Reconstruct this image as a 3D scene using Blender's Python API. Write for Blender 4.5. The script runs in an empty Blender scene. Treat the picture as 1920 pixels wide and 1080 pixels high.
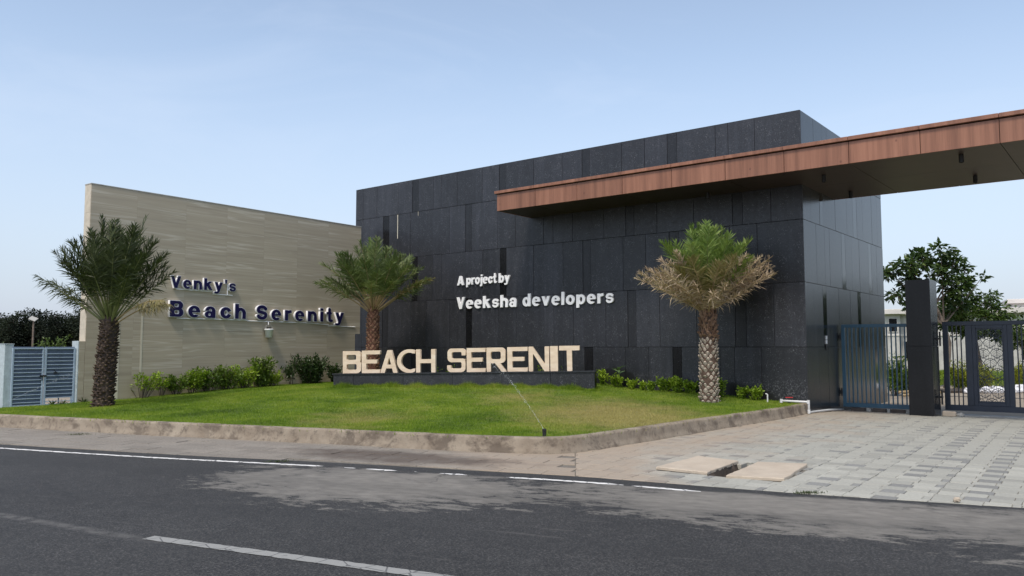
import bpy, math, random
import numpy as np
from mathutils import Vector, Matrix

# ------------------------------------------------------------------ camera, sky, sun, exposure
scene = bpy.context.scene
COL = scene.collection
cam_d = bpy.data.cameras.new('camera')
cam_d.sensor_width = 36.0
cam_d.lens = 28.39
cam_d.clip_end = 3000
cam = bpy.data.objects.new('camera', cam_d)
COL.objects.link(cam)
cam.location = (0, 0, 1.6)
cam.rotation_euler = (math.radians(90 + 4.231), 0, 0)
scene.camera = cam

SUN_EL, SUN_AZ = math.radians(57), math.radians(-158)     # azimuth clockwise from +Y
world = bpy.data.worlds.new('World')
scene.world = world
world.use_nodes = True
wn = world.node_tree
bg = wn.nodes['Background']
sky = wn.nodes.new('ShaderNodeTexSky')
sky.sky_type = 'NISHITA'
sky.sun_disc = False
sky.sun_elevation = SUN_EL
sky.sun_rotation = SUN_AZ
sky.air_density = 1.0
sky.dust_density = 1.5
sky.ozone_density = 1.0
hs = wn.nodes.new('ShaderNodeHueSaturation')
hs.inputs['Saturation'].default_value = 0.80
hs.inputs['Hue'].default_value = 0.497
wn.links.new(sky.outputs[0], hs.inputs['Color'])
tc_ = wn.nodes.new('ShaderNodeTexCoord'); mp_ = wn.nodes.new('ShaderNodeMapping'); mp_.inputs['Scale'].default_value = (1.6, 2.6, 5.0); mp_.inputs['Rotation'].default_value = (0.2, 0.25, 0.5)
nz_ = wn.nodes.new('ShaderNodeTexNoise'); nz_.inputs['Scale'].default_value = 1.3; nz_.inputs['Detail'].default_value = 6; nz_.inputs['Roughness'].default_value = 0.6; nz_.inputs['Distortion'].default_value = 0.6
rp_ = wn.nodes.new('ShaderNodeValToRGB'); rp_.color_ramp.elements[0].position = 0.5; rp_.color_ramp.elements[1].position = 0.8; rp_.color_ramp.elements[1].color = (0.17, 0.17, 0.17, 1)
mx_ = wn.nodes.new('ShaderNodeMix'); mx_.data_type = 'RGBA'
wn.links.new(tc_.outputs['Generated'], mp_.inputs[0]); wn.links.new(mp_.outputs[0], nz_.inputs['Vector']); wn.links.new(nz_.outputs['Fac'], rp_.inputs[0])   # thin high cirrus
wn.links.new(rp_.outputs[0], mx_.inputs[0]); wn.links.new(hs.outputs[0], mx_.inputs[6]); mx_.inputs[7].default_value = (4.6, 4.9, 5.5, 1)
sx_ = wn.nodes.new('ShaderNodeSeparateXYZ'); hz_ = wn.nodes.new('ShaderNodeValToRGB'); mh_ = wn.nodes.new('ShaderNodeMix'); mh_.data_type = 'RGBA'      # pale haze lying along the whole horizon
hz_.color_ramp.elements[0].position = 0.0; hz_.color_ramp.elements[0].color = (0.85, 0.85, 0.85, 1); hz_.color_ramp.elements[1].position = 0.34; hz_.color_ramp.elements[1].color = (0, 0, 0, 1)
wn.links.new(tc_.outputs['Generated'], sx_.inputs[0]); wn.links.new(sx_.outputs[2], hz_.inputs[0]); wn.links.new(hz_.outputs[0], mh_.inputs[0])
wn.links.new(mx_.outputs[2], mh_.inputs[6]); mh_.inputs[7].default_value = (2.55, 2.88, 3.60, 1)
wn.links.new(mh_.outputs[2], bg.inputs[0])
bg.inputs[1].default_value = 0.15
sun_d = bpy.data.lights.new('sun', 'SUN')
sun_d.energy = 1.8
sun_d.angle = math.radians(10)
sun_d.color = (1.0, 0.90, 0.76)
sun = bpy.data.objects.new('sun', sun_d)
COL.objects.link(sun)
_dir = Vector((math.sin(SUN_AZ) * math.cos(SUN_EL), math.cos(SUN_AZ) * math.cos(SUN_EL), math.sin(SUN_EL)))
sun.rotation_euler = (-_dir).to_track_quat('-Z', 'Y').to_euler()
sun.location = _dir * 50
scene.view_settings.view_transform = 'Standard'
scene.view_settings.look = 'None'
scene.view_settings.gamma = 1
scene.view_settings.use_curve_mapping = False
scene.view_settings.exposure = 0.55
scene.render.engine = 'CYCLES'
scene.cycles.max_bounces = 6
scene.cycles.transparent_max_bounces = 6

# ------------------------------------------------------------------ helpers
rng = np.random.default_rng(7)
random.seed(7)

def tag(o, label=None, cat=None, group=None, kind=None):
    if label: o['label'] = label
    if cat: o['category'] = cat
    if group: o['group'] = group
    if kind: o['kind'] = kind
    return o

def empty(name, loc=(0, 0, 0), rz=0.0, ry=0.0):
    o = bpy.data.objects.new(name, None)
    o.empty_display_size = 0.2
    o.location = loc
    o.rotation_euler = (0, ry, rz)
    COL.objects.link(o)
    return o

def link(name, mesh, parent=None, loc=None, rot=None, scale=None):
    o = bpy.data.objects.new(name, mesh)
    COL.objects.link(o)
    if parent: o.parent = parent
    if loc is not None: o.location = loc
    if rot is not None: o.rotation_euler = rot
    if scale is not None: o.scale = scale
    return o

def np_mesh(name, V, F, mats, smooth=False, midx=None):
    """V (n,3), F (m,k) arrays of equal-sized faces."""
    V = np.asarray(V, np.float32); F = np.asarray(F, np.int32)
    me = bpy.data.meshes.new(name)
    k = F.shape[1]
    me.vertices.add(len(V)); me.vertices.foreach_set('co', V.ravel())
    me.loops.add(F.size); me.loops.foreach_set('vertex_index', F.ravel())
    me.polygons.add(len(F))
    me.polygons.foreach_set('loop_start', np.arange(0, F.size, k, dtype=np.int32))
    me.polygons.foreach_set('loop_total', np.full(len(F), k, np.int32))
    if smooth: me.polygons.foreach_set('use_smooth', np.ones(len(F), bool))
    if midx is not None: me.polygons.foreach_set('material_index', np.asarray(midx, np.int32))
    me.update(calc_edges=True)
    for m in (mats if isinstance(mats, (list, tuple)) else [mats]): me.materials.append(m)
    return me

class MB:
    def __init__(s): s.v = []; s.f = []; s.m = []
    def add(s, vs, fs, m=0):
        b = len(s.v); s.v.extend([tuple(map(float, p)) for p in vs])
        s.f.extend([tuple(b + i for i in f) for f in fs]); s.m.extend([m] * len(fs)); return s
    def box(s, x0, x1, y0, y1, z0, z1, m=0, bev=0.0):
        if bev <= 0:
            vs = [(x, y, z) for z in (z0, z1) for y in (y0, y1) for x in (x0, x1)]
            return s.add(vs, [(0, 2, 3, 1), (4, 5, 7, 6), (0, 1, 5, 4), (2, 6, 7, 3), (0, 4, 6, 2), (1, 3, 7, 5)], m)
        b = bev                                   # chamfered box, 24 vertices
        vs = []; idx = {}
        for iz, z in enumerate((z0, z1)):
            for iy, y in enumerate((y0, y1)):
                for ix, x in enumerate((x0, x1)):
                    sx = b if ix == 0 else -b; sy = b if iy == 0 else -b; sz = b if iz == 0 else -b
                    idx[(ix, iy, iz, 'x')] = len(vs); vs.append((x, y + sy, z + sz))
                    idx[(ix, iy, iz, 'y')] = len(vs); vs.append((x + sx, y, z + sz))
                    idx[(ix, iy, iz, 'z')] = len(vs); vs.append((x + sx, y + sy, z))
        I = lambda a, b_, c, d: idx[(a, b_, c, d)]
        fs = [[I(0, 0, 0, 'x'), I(0, 0, 1, 'x'), I(0, 1, 1, 'x'), I(0, 1, 0, 'x')], [I(1, 0, 0, 'x'), I(1, 1, 0, 'x'), I(1, 1, 1, 'x'), I(1, 0, 1, 'x')],
              [I(0, 0, 0, 'y'), I(1, 0, 0, 'y'), I(1, 0, 1, 'y'), I(0, 0, 1, 'y')], [I(0, 1, 0, 'y'), I(0, 1, 1, 'y'), I(1, 1, 1, 'y'), I(1, 1, 0, 'y')],
              [I(0, 0, 0, 'z'), I(0, 1, 0, 'z'), I(1, 1, 0, 'z'), I(1, 0, 0, 'z')], [I(0, 0, 1, 'z'), I(1, 0, 1, 'z'), I(1, 1, 1, 'z'), I(0, 1, 1, 'z')]]
        for a in (0, 1):
            for c in (0, 1):
                fs.append([I(0, a, c, 'y'), I(1, a, c, 'y'), I(1, a, c, 'z'), I(0, a, c, 'z')])
                fs.append([I(a, 0, c, 'x'), I(a, 1, c, 'x'), I(a, 1, c, 'z'), I(a, 0, c, 'z')])
                fs.append([I(a, c, 0, 'x'), I(a, c, 1, 'x'), I(a, c, 1, 'y'), I(a, c, 0, 'y')])
                for e in (0, 1): fs.append([I(a, c, e, 'x'), I(a, c, e, 'y'), I(a, c, e, 'z')])
        return s.add(vs, fs, m)
    def prism(s, poly, z0, z1, m=0):
        n = len(poly)
        a = sum(poly[i][0] * poly[(i + 1) % n][1] - poly[(i + 1) % n][0] * poly[i][1] for i in range(n))
        if a < 0: poly = poly[::-1]
        zf = (lambda z, p: z(p) if callable(z) else z)
        vs = [(p[0], p[1], zf(z0, p)) for p in poly] + [(p[0], p[1], zf(z1, p)) for p in poly]
        fs = [tuple(range(n))[::-1], tuple(range(n, 2 * n))] + [(i, (i + 1) % n, n + (i + 1) % n, n + i) for i in range(n)]
        return s.add(vs, fs, m)
    def tube(s, pts, r, n=6, m=0, cap=True):
        pts = [Vector(p) for p in pts]; L = len(pts)
        rr = r if hasattr(r, '__len__') else [r] * L
        b = len(s.v); ref = None
        for i, p in enumerate(pts):
            t = (pts[min(i + 1, L - 1)] - pts[max(i - 1, 0)]).normalized()
            if ref is None: ref = t.orthogonal().normalized()
            x = (ref - t * ref.dot(t))
            x = x.normalized() if x.length > 1e-6 else t.orthogonal().normalized()
            ref = x; y = t.cross(x)
            for k in range(n):
                a = 2 * math.pi * k / n
                q = p + (x * math.cos(a) + y * math.sin(a)) * rr[i]
                s.v.append(tuple(q))
        for i in range(L - 1):
            for k in range(n):
                k2 = (k + 1) % n
                s.f.append((b + i * n + k, b + i * n + k2, b + (i + 1) * n + k2, b + (i + 1) * n + k)); s.m.append(m)
        if cap:
            s.f.append(tuple(b + k for k in range(n))[::-1]); s.m.append(m)
            s.f.append(tuple(b + (L - 1) * n + k for k in range(n))); s.m.append(m)
        return s
    def lathe(s, prof, n=16, m=0, c=(0, 0, 0)):
        b = len(s.v)
        for r, z in prof:
            for k in range(n):
                a = 2 * math.pi * k / n
                s.v.append((c[0] + r * math.cos(a), c[1] + r * math.sin(a), c[2] + z))
        for i in range(len(prof) - 1):
            for k in range(n):
                k2 = (k + 1) % n
                s.f.append((b + i * n + k, b + i * n + k2, b + (i + 1) * n + k2, b + (i + 1) * n + k)); s.m.append(m)
        return s
    def mesh(s, name, mats, smooth=False):
        me = bpy.data.meshes.new(name)
        me.from_pydata(s.v, [], s.f)
        for m_ in (mats if isinstance(mats, (list, tuple)) else [mats]): me.materials.append(m_)
        me.polygons.foreach_set('material_index', s.m)
        if smooth: me.polygons.foreach_set('use_smooth', [True] * len(s.f))
        me.update()
        return me
    def build(s, name, mats, parent=None, smooth=False, loc=None, rot=None):
        return link(name, s.mesh(name, mats, smooth), parent, loc, rot)

def inside(poly, X, Y):
    X = np.asarray(X, float); Y = np.asarray(Y, float)
    r = np.zeros(X.shape, bool); n = len(poly); j = n - 1
    for i in range(n):
        xi, yi = poly[i]; xj, yj = poly[j]
        if yi != yj:
            r ^= ((yi > Y) != (yj > Y)) & (X < (xj - xi) * (Y - yi) / (yj - yi) + xi)
        j = i
    return r

def clip_half(poly, p0, nrm):
    """keep the side where (p-p0).nrm >= 0"""
    out = []
    for i in range(len(poly)):
        a, b = poly[i], poly[(i + 1) % len(poly)]
        da = (a[0] - p0[0]) * nrm[0] + (a[1] - p0[1]) * nrm[1]
        db = (b[0] - p0[0]) * nrm[0] + (b[1] - p0[1]) * nrm[1]
        if da >= 0: out.append(a)
        if (da >= 0) != (db >= 0):
            t = da / (da - db); out.append((a[0] + (b[0] - a[0]) * t, a[1] + (b[1] - a[1]) * t))
    return out

def smooth_line(pts, step):
    P = np.array(pts, float); Q = []
    for i in range(len(P) - 1):
        p0 = P[max(i - 1, 0)]; p1 = P[i]; p2 = P[i + 1]; p3 = P[min(i + 2, len(P) - 1)]
        m = max(2, int(np.linalg.norm(p2 - p1) / step))
        for k in range(m):
            t = k / m
            Q.append(0.5 * ((2 * p1) + (-p0 + p2) * t + (2 * p0 - 5 * p1 + 4 * p2 - p3) * t * t + (-p0 + 3 * p1 - 3 * p2 + p3) * t ** 3))
    Q.append(P[-1])
    return np.array(Q)

# ------------------------------------------------------------------ materials
class NT:
    def __init__(s, name):
        s.mat = bpy.data.materials.new(name); s.mat.use_nodes = True
        s.nt = s.mat.node_tree; s.b = s.nt.nodes['Principled BSDF']; s.out = s.nt.nodes['Material Output']
    def n(s, t, **kw):
        nd = s.nt.nodes.new(t)
        for k, v in kw.items(): setattr(nd, k, v)
        return nd
    def set(s, sock, v):
        if isinstance(v, bpy.types.NodeSocket): s.nt.links.new(v, sock)
        elif isinstance(v, (tuple, list)) and len(v) == 3 and sock.type == 'RGBA': sock.default_value = (*v, 1)
        else: sock.default_value = v
    def math(s, op, a, b=None, c=None, clamp=False):
        nd = s.n('ShaderNodeMath', operation=op, use_clamp=clamp)
        s.set(nd.inputs[0], a)
        if b is not None: s.set(nd.inputs[1], b)
        if c is not None: s.set(nd.inputs[2], c)
        return nd.outputs[0]
    def pos(s): return s.n('ShaderNodeNewGeometry').outputs['Position']
    def objc(s): return s.n('ShaderNodeTexCoord').outputs['Object']
    def rnd(s): return s.n('ShaderNodeObjectInfo').outputs['Random']
    def map(s, vec, scale=(1, 1, 1), loc=(0, 0, 0), rot=(0, 0, 0)):
        nd = s.n('ShaderNodeMapping'); s.set(nd.inputs[0], vec)
        nd.inputs['Scale'].default_value = scale; s.set(nd.inputs['Location'], loc); nd.inputs['Rotation'].default_value = rot
        return nd.outputs[0]
    def noise(s, vec, scale, detail=3, rough=0.55, dist=0.0):
        nd = s.n('ShaderNodeTexNoise'); s.set(nd.inputs['Vector'], vec)
        nd.inputs['Scale'].default_value = scale; nd.inputs['Detail'].default_value = detail
        nd.inputs['Roughness'].default_value = rough; nd.inputs['Distortion'].default_value = dist
        return nd.outputs['Fac']
    def voro(s, vec, scale, feat='F1', out='Distance'):
        nd = s.n('ShaderNodeTexVoronoi', feature=feat); s.set(nd.inputs['Vector'], vec); nd.inputs['Scale'].default_value = scale
        return nd.outputs[out]
    def ramp(s, fac, stops):
        nd = s.n('ShaderNodeValToRGB'); s.set(nd.inputs[0], fac); e = nd.color_ramp.elements
        while len(e) < len(stops): e.new(0.5)
        for k, (p, c) in enumerate(stops):
            e[k].position = p; e[k].color = (*c, 1) if isinstance(c, (tuple, list)) else (c, c, c, 1)
        return nd.outputs[0]
    def mix(s, fac, a, b, mode='MIX'):
        nd = s.n('ShaderNodeMix', data_type='RGBA', blend_type=mode)
        s.set(nd.inputs[0], fac); s.set(nd.inputs[6], a); s.set(nd.inputs[7], b)
        return nd.outputs[2]
    def xyz(s, vec):
        nd = s.n('ShaderNodeSeparateXYZ'); s.set(nd.inputs[0], vec); return nd.outputs
    def comb(s, x, y, z):
        nd = s.n('ShaderNodeCombineXYZ')
        for i, v in enumerate((x, y, z)): s.set(nd.inputs[i], v)
        return nd.outputs[0]
    def vadd(s, a, b):
        nd = s.n('ShaderNodeVectorMath', operation='ADD'); s.set(nd.inputs[0], a); s.set(nd.inputs[1], b); return nd.outputs[0]
    def bump(s, h, strength=0.3, dist=0.01):
        nd = s.n('ShaderNodeBump'); s.set(nd.inputs['Height'], h); nd.inputs['Strength'].default_value = strength; nd.inputs['Distance'].default_value = dist
        s.nt.links.new(nd.outputs[0], s.b.inputs['Normal'])
    def done(s, col=None, rough=None, metal=None, spec=None, coat=None):
        if col is not None: s.set(s.b.inputs['Base Color'], col)
        if rough is not None: s.set(s.b.inputs['Roughness'], rough)
        if metal is not None: s.set(s.b.inputs['Metallic'], metal)
        if spec is not None: s.set(s.b.inputs['Specular IOR Level'], spec)
        if coat is not None: s.set(s.b.inputs['Coat Weight'], coat)
        return s.mat

def simple(name, col, rough=0.6, metal=0.0, var=0.12, nscale=8, spec=None, bump=0.0):
    m = NT(name); p = m.objc()
    f = m.noise(p, nscale, 4)
    lo = tuple(c * (1 - var) for c in col); hi = tuple(min(1, c * (1 + var)) for c in col)
    c = m.ramp(f, [(0.3, lo), (0.7, hi)])
    if bump: m.bump(m.noise(p, nscale * 6, 3), bump, 0.004)
    return m.done(c, rough, metal, spec)

def granite(name, lo, hi, rough, speck=0.5, wet=False, bumpy=0.12, spec=0.5):
    m = NT(name); p = m.pos(); r = m.rnd()
    off = m.comb(m.math('MULTIPLY', r, 37.0), m.math('MULTIPLY', r, 61.0), m.math('MULTIPLY', r, 23.0))
    q = m.vadd(p, off)
    f = m.noise(q, 22, 5, 0.65)
    base = m.ramp(f, [(0.3, lo), (0.72, hi)])
    tone = m.ramp(r, [(0, 0.72), (1, 1.22)])
    base = m.mix(1.0, base, tone, 'MULTIPLY')
    drip = m.ramp(m.noise(m.map(p, (5.5, 5.5, 0.35)), 1.0, 4, 0.6), [(0.45, 0.9), (0.70, 1.35)])
    base = m.mix(1.0, base, drip, 'MULTIPLY')
    big = m.ramp(m.noise(p, 0.55, 3), [(0.3, 0.8), (0.7, 1.2)])
    base = m.mix(1.0, base, big, 'MULTIPLY')
    sp = m.noise(q, 44, 2, 0.5, 1.2)
    gate = m.ramp(m.noise(q, 5.0, 2), [(0.42, 0.15), (0.62, 1.0)])
    spm = m.math('MULTIPLY', m.ramp(sp, [(0.615, 0.0), (0.69, 1.0)]), gate)
    base = m.mix(m.math('MULTIPLY', spm, speck), base, (0.20, 0.205, 0.22))
    rg = rough if bumpy == 0 else m.ramp(m.noise(q, 12, 3), [(0.3, max(0.02, rough - 0.08)), (0.7, rough + 0.08)])
    if wet:                                   # dark damp patches left by the lawn sprinklers, splash marks round their rims
        o = m.xyz(p)
        tot = None; rim = None
        for cx, cy, cz, rx, rz in ((3.0, 23.2, 0.45, 0.62, 0.62), (5.75, 20.9, 0.0, 1.15, 0.72)):
            dx = m.math('DIVIDE', m.math('SUBTRACT', o[0], cx), rx); dz = m.math('DIVIDE', m.math('SUBTRACT', o[2], cz), rz)
            d = m.math('SQRT', m.math('ADD', m.math('MULTIPLY', dx, dx), m.math('MULTIPLY', dz, dz)))
            d = m.math('ADD', d, m.math('MULTIPLY', m.math('SUBTRACT', m.noise(p, 3.0, 3), 0.5), 0.25))
            w = m.ramp(d, [(0.9, 1.0), (1.0, 0.0)])
            rm = m.ramp(d, [(0.86, 0.0), (0.93, 1.0), (1.0, 0.0)])
            tot = w if tot is None else m.math('MAXIMUM', tot, w)
            rim = rm if rim is None else m.math('MAXIMUM', rim, rm)
        base = m.mix(tot, base, (0.008, 0.008, 0.009))
        splash = m.math('MULTIPLY', m.ramp(m.noise(p, 26, 3, 0.6), [(0.52, 0.0), (0.66, 1.0)]), m.ramp(o[2], [(0.45, 0.55), (1.5, 0.0)]))
        splash = m.math('MULTIPLY', splash, m.math('SUBTRACT', 1.0, tot))
        base = m.mix(splash, base, (0.22, 0.22, 0.23))
    if bumpy: m.bump(m.noise(q, 60, 3), bumpy, 0.003)
    return m.done(base, rg, spec=spec)

def foliage(name, cols, rough=0.55, trans=0.3, scale=3.0):
    m = NT(name); p = m.pos(); r = m.rnd()
    f = m.noise(p, scale, 3); g = m.noise(p, scale * 9, 1)
    f = m.math('ADD', m.math('MULTIPLY', f, 0.6), m.math('MULTIPLY', g, 0.4))
    f = m.math('ADD', f, m.math('MULTIPLY', m.math('SUBTRACT', r, 0.5), 0.12))
    k = len(cols)
    c = m.ramp(f, [(0.32 + 0.36 * i / (k - 1), cols[i]) for i in range(k)])
    m.done(c, rough, spec=0.35)
    tr = m.n('ShaderNodeBsdfTranslucent'); m.set(tr.inputs[0], m.mix(1.0, c, (1.0, 1.1, 0.6), 'MULTIPLY'))
    mx = m.n('ShaderNodeMixShader'); mx.inputs[0].default_value = trans
    m.nt.links.new(m.b.outputs[0], mx.inputs[1]); m.nt.links.new(tr.outputs[0], mx.inputs[2])
    m.nt.links.new(mx.outputs[0], m.out.inputs[0])
    return m.mat

M = {}
M['granite'] = granite('flamed_granite', (0.0125, 0.0135, 0.018), (0.027, 0.029, 0.036), 0.42, 0.9)
M['granite_wet'] = granite('flamed_granite_sprayed', (0.011, 0.012, 0.0155), (0.023, 0.0245, 0.030), 0.40, 0.8, wet=True)
M['granite_dark'] = granite('flamed_granite_dark', (0.006, 0.0065, 0.008), (0.013, 0.0135, 0.016), 0.36, 0.3, spec=0.28)
M['granite_strip'] = granite('flamed_granite_strip', (0.0085, 0.009, 0.0115), (0.018, 0.019, 0.023), 0.38, 0.4, spec=0.4)
M['granite_post'] = granite('honed_black_granite', (0.006, 0.006, 0.007), (0.010, 0.0105, 0.012), 0.34, 0.06, bumpy=0.0, spec=0.32)
M['granite_polished'] = granite('polished_granite', (0.006, 0.0063, 0.0075), (0.011, 0.0115, 0.0135), 0.20, 0.2, bumpy=0.0, spec=0.22)
M['granite_side'] = granite('honed_granite', (0.013, 0.015, 0.018), (0.021, 0.024, 0.028), 0.24, 0.08, bumpy=0.0, spec=0.5)
M['mirror_strip'] = granite('mirror_granite', (0.006, 0.007, 0.008), (0.010, 0.011, 0.012), 0.03, 0.02)
M['core'] = simple('dark_render', (0.012, 0.012, 0.013), 0.9)

def travertine():
    m = NT('vein_cut_travertine'); p = m.objc(); r = m.rnd()
    g = m.n('ShaderNodeTexCoord').outputs['Object']
    q = m.vadd(m.map(p, (0.35, 1, 1)), m.comb(m.math('MULTIPLY', r, 17.0), 0.0, m.math('MULTIPLY', r, 9.0)))
    w = m.noise(m.map(q, (1.2, 1, 2.0)), 1.0, 3)
    q2 = m.vadd(q, m.comb(0, 0, m.math('MULTIPLY', w, 0.10)))
    f = m.noise(m.map(q2, (0.9, 0.5, 11)), 1.0, 6, 0.62)
    c = m.ramp(f, [(0.25, (0.352, 0.300, 0.220)), (0.5, (0.405, 0.350, 0.260)), (0.75, (0.455, 0.398, 0.300))])
    v = m.noise(m.map(q2, (0.5, 0.5, 5.5)), 1.0, 2, 0.5)
    v2 = m.noise(m.map(q2, (0.45, 0.5, 9.0), (3, 0, 7)), 1.0, 2, 0.5)
    line = m.math('MAXIMUM', m.ramp(v, [(0.535, 0.0), (0.56, 0.95), (0.59, 0.0)]), m.ramp(v2, [(0.56, 0.0), (0.58, 0.7), (0.605, 0.0)]))
    gate = m.ramp(m.noise(m.map(q, (1.6, 1, 2.2)), 1.0, 2), [(0.38, 0.0), (0.55, 1.0)])
    c = m.mix(m.math('MULTIPLY', line, gate), c, (0.54, 0.49, 0.39))
    dk = m.ramp(m.noise(m.map(q2, (0.7, .5, 8)), 1.0, 3), [(0.54, 0.0), (0.70, 0.4)])
    c = m.mix(dk, c, (0.26, 0.225, 0.168))
    c = m.mix(1.0, c, m.ramp(r, [(0, 0.975), (1, 1.03)]), 'MULTIPLY')
    m.bump(f, 0.08, 0.004)
    return m.done(c, 0.55)
M['travertine'] = travertine()
M['trim_pale'] = simple('pale_render', (0.60, 0.55, 0.43), 0.7, var=0.1, nscale=5)
M['end_render'] = simple('end_travertine', (0.52, 0.47, 0.38), 0.6, var=0.12, nscale=6)

def wood():
    m = NT('wood_grain_cladding'); p = m.objc(); r = m.rnd()
    q = m.vadd(p, m.comb(m.math('MULTIPLY', r, 13.0), 0, m.math('MULTIPLY', r, 5.0)))
    board = m.noise(m.map(q, (7, 0.2, 0.15)), 1.0, 1)
    grain = m.noise(m.map(q, (46, 3, 1.6)), 1.0, 4, 0.6, 0.4)
    f = m.math('ADD', m.math('MULTIPLY', board, 0.6), m.math('MULTIPLY', grain, 0.4))
    c = m.ramp(f, [(0.3, (0.170, 0.071, 0.041)), (0.5, (0.250, 0.110, 0.065)), (0.7, (0.325, 0.150, 0.092))])
    kn = m.voro(m.map(q, (3.1, 1, 2.3)), 1.0)
    c = m.mix(m.ramp(kn, [(0.03, 0.75), (0.09, 0.0)]), c, (0.10, 0.035, 0.022))
    c = m.mix(1.0, c, m.ramp(r, [(0, 0.9), (1, 1.08)]), 'MULTIPLY')
    return m.done(c, 0.5)
M['wood'] = wood()
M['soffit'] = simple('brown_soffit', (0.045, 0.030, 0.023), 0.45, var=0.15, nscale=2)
M['black_metal'] = simple('black_metal', (0.012, 0.012, 0.013), 0.45)
M['gate_blue'] = simple('blue_gate_paint', (0.042, 0.112, 0.175), 0.42, var=0.15, nscale=3)
M['gate_navy'] = simple('navy_gate_paint', (0.020, 0.028, 0.045), 0.42, var=0.15, nscale=3)
M['gate_grey'] = simple('blue_grey_gate_paint', (0.34, 0.43, 0.53), 0.45, var=0.08, nscale=4)
M['gate_sheet'] = simple('slate_blue_sheet', (0.105, 0.140, 0.205), 0.5, var=0.12, nscale=2)
M['pillar_paint'] = simple('pale_blue_textured_paint', (0.40, 0.47, 0.50), 0.8, var=0.14, nscale=9, bump=0.5)
M['white_plastic'] = simple('white_plastic', (0.84, 0.85, 0.85), 0.4, var=0.04)
M['pvc'] = simple('grey_white_pvc', (0.62, 0.63, 0.63), 0.4, var=0.08)
M['white_sign'] = simple('white_sign_acrylic', (0.83, 0.83, 0.84), 0.35, var=0.03)
M['navy_sign'] = simple('navy_sign_face', (0.010, 0.008, 0.060), 0.3, var=0.06)
M['red_plastic'] = simple('red_plastic', (0.5, 0.03, 0.03), 0.4)

def sandstone():
    m = NT('cream_sandstone'); p = m.pos()
    f = m.noise(m.map(p, (1, 1, 3.0)), 3.0, 5, 0.6)
    c = m.ramp(f, [(0.3, (0.60, 0.47, 0.34)), (0.55, (0.70, 0.57, 0.43)), (0.75, (0.76, 0.66, 0.53))])
    m.bump(m.noise(p, 60, 3), 0.15, 0.003)
    return m.done(c, 0.7)
M['sandstone'] = sandstone()

def concrete(name, lo, hi, stain=0.6, sc=1.0, warm=(0.12, 0.09, 0.07)):
    m = NT(name); p = m.pos()
    f = m.noise(p, 2.2 * sc, 6, 0.65)
    c = m.ramp(f, [(0.3, lo), (0.7, hi)])
    s1 = m.ramp(m.noise(p, 1.3 * sc, 6, 0.72, 0.4), [(0.50, 0.0), (0.60, 1.0)])
    c = m.mix(m.math('MULTIPLY', s1, stain), c, warm)
    s2 = m.ramp(m.noise(p, 9 * sc, 5, 0.7), [(0.56, 0.0), (0.68, 0.8)])
    c = m.mix(m.math('MULTIPLY', s2, stain), c, (0.06, 0.048, 0.038))
    m.bump(m.noise(p, 24, 5, 0.65), 0.5, 0.012)
    return m.done(c, 0.9)
M['kerb'] = concrete('weathered_concrete_kerb', (0.195, 0.155, 0.115), (0.335, 0.285, 0.220), 0.7, 1.3, (0.085, 0.065, 0.050))
M['cover'] = concrete('cast_concrete_cover', (0.42, 0.35, 0.27), (0.50, 0.43, 0.34), 0.10)
M['concrete_grey'] = concrete('grey_concrete', (0.33, 0.33, 0.31), (0.44, 0.43, 0.40), 0.25)
M['shadow_earth'] = concrete('dark_shadow_and_earth', (0.06, 0.05, 0.045), (0.12, 0.10, 0.09), 0.5)  # dark colour put in for the shadow and earth between the pale blocks
M['soil'] = concrete('damp_soil', (0.030, 0.022, 0.016), (0.070, 0.052, 0.038), 0.6, 3.0)
M['earth'] = concrete('sandy_earth', (0.24, 0.20, 0.15), (0.34, 0.29, 0.22), 0.15)
M['bedding'] = concrete('joint_sand', (0.13, 0.12, 0.10), (0.20, 0.18, 0.15), 0.4, 2.0)

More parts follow.
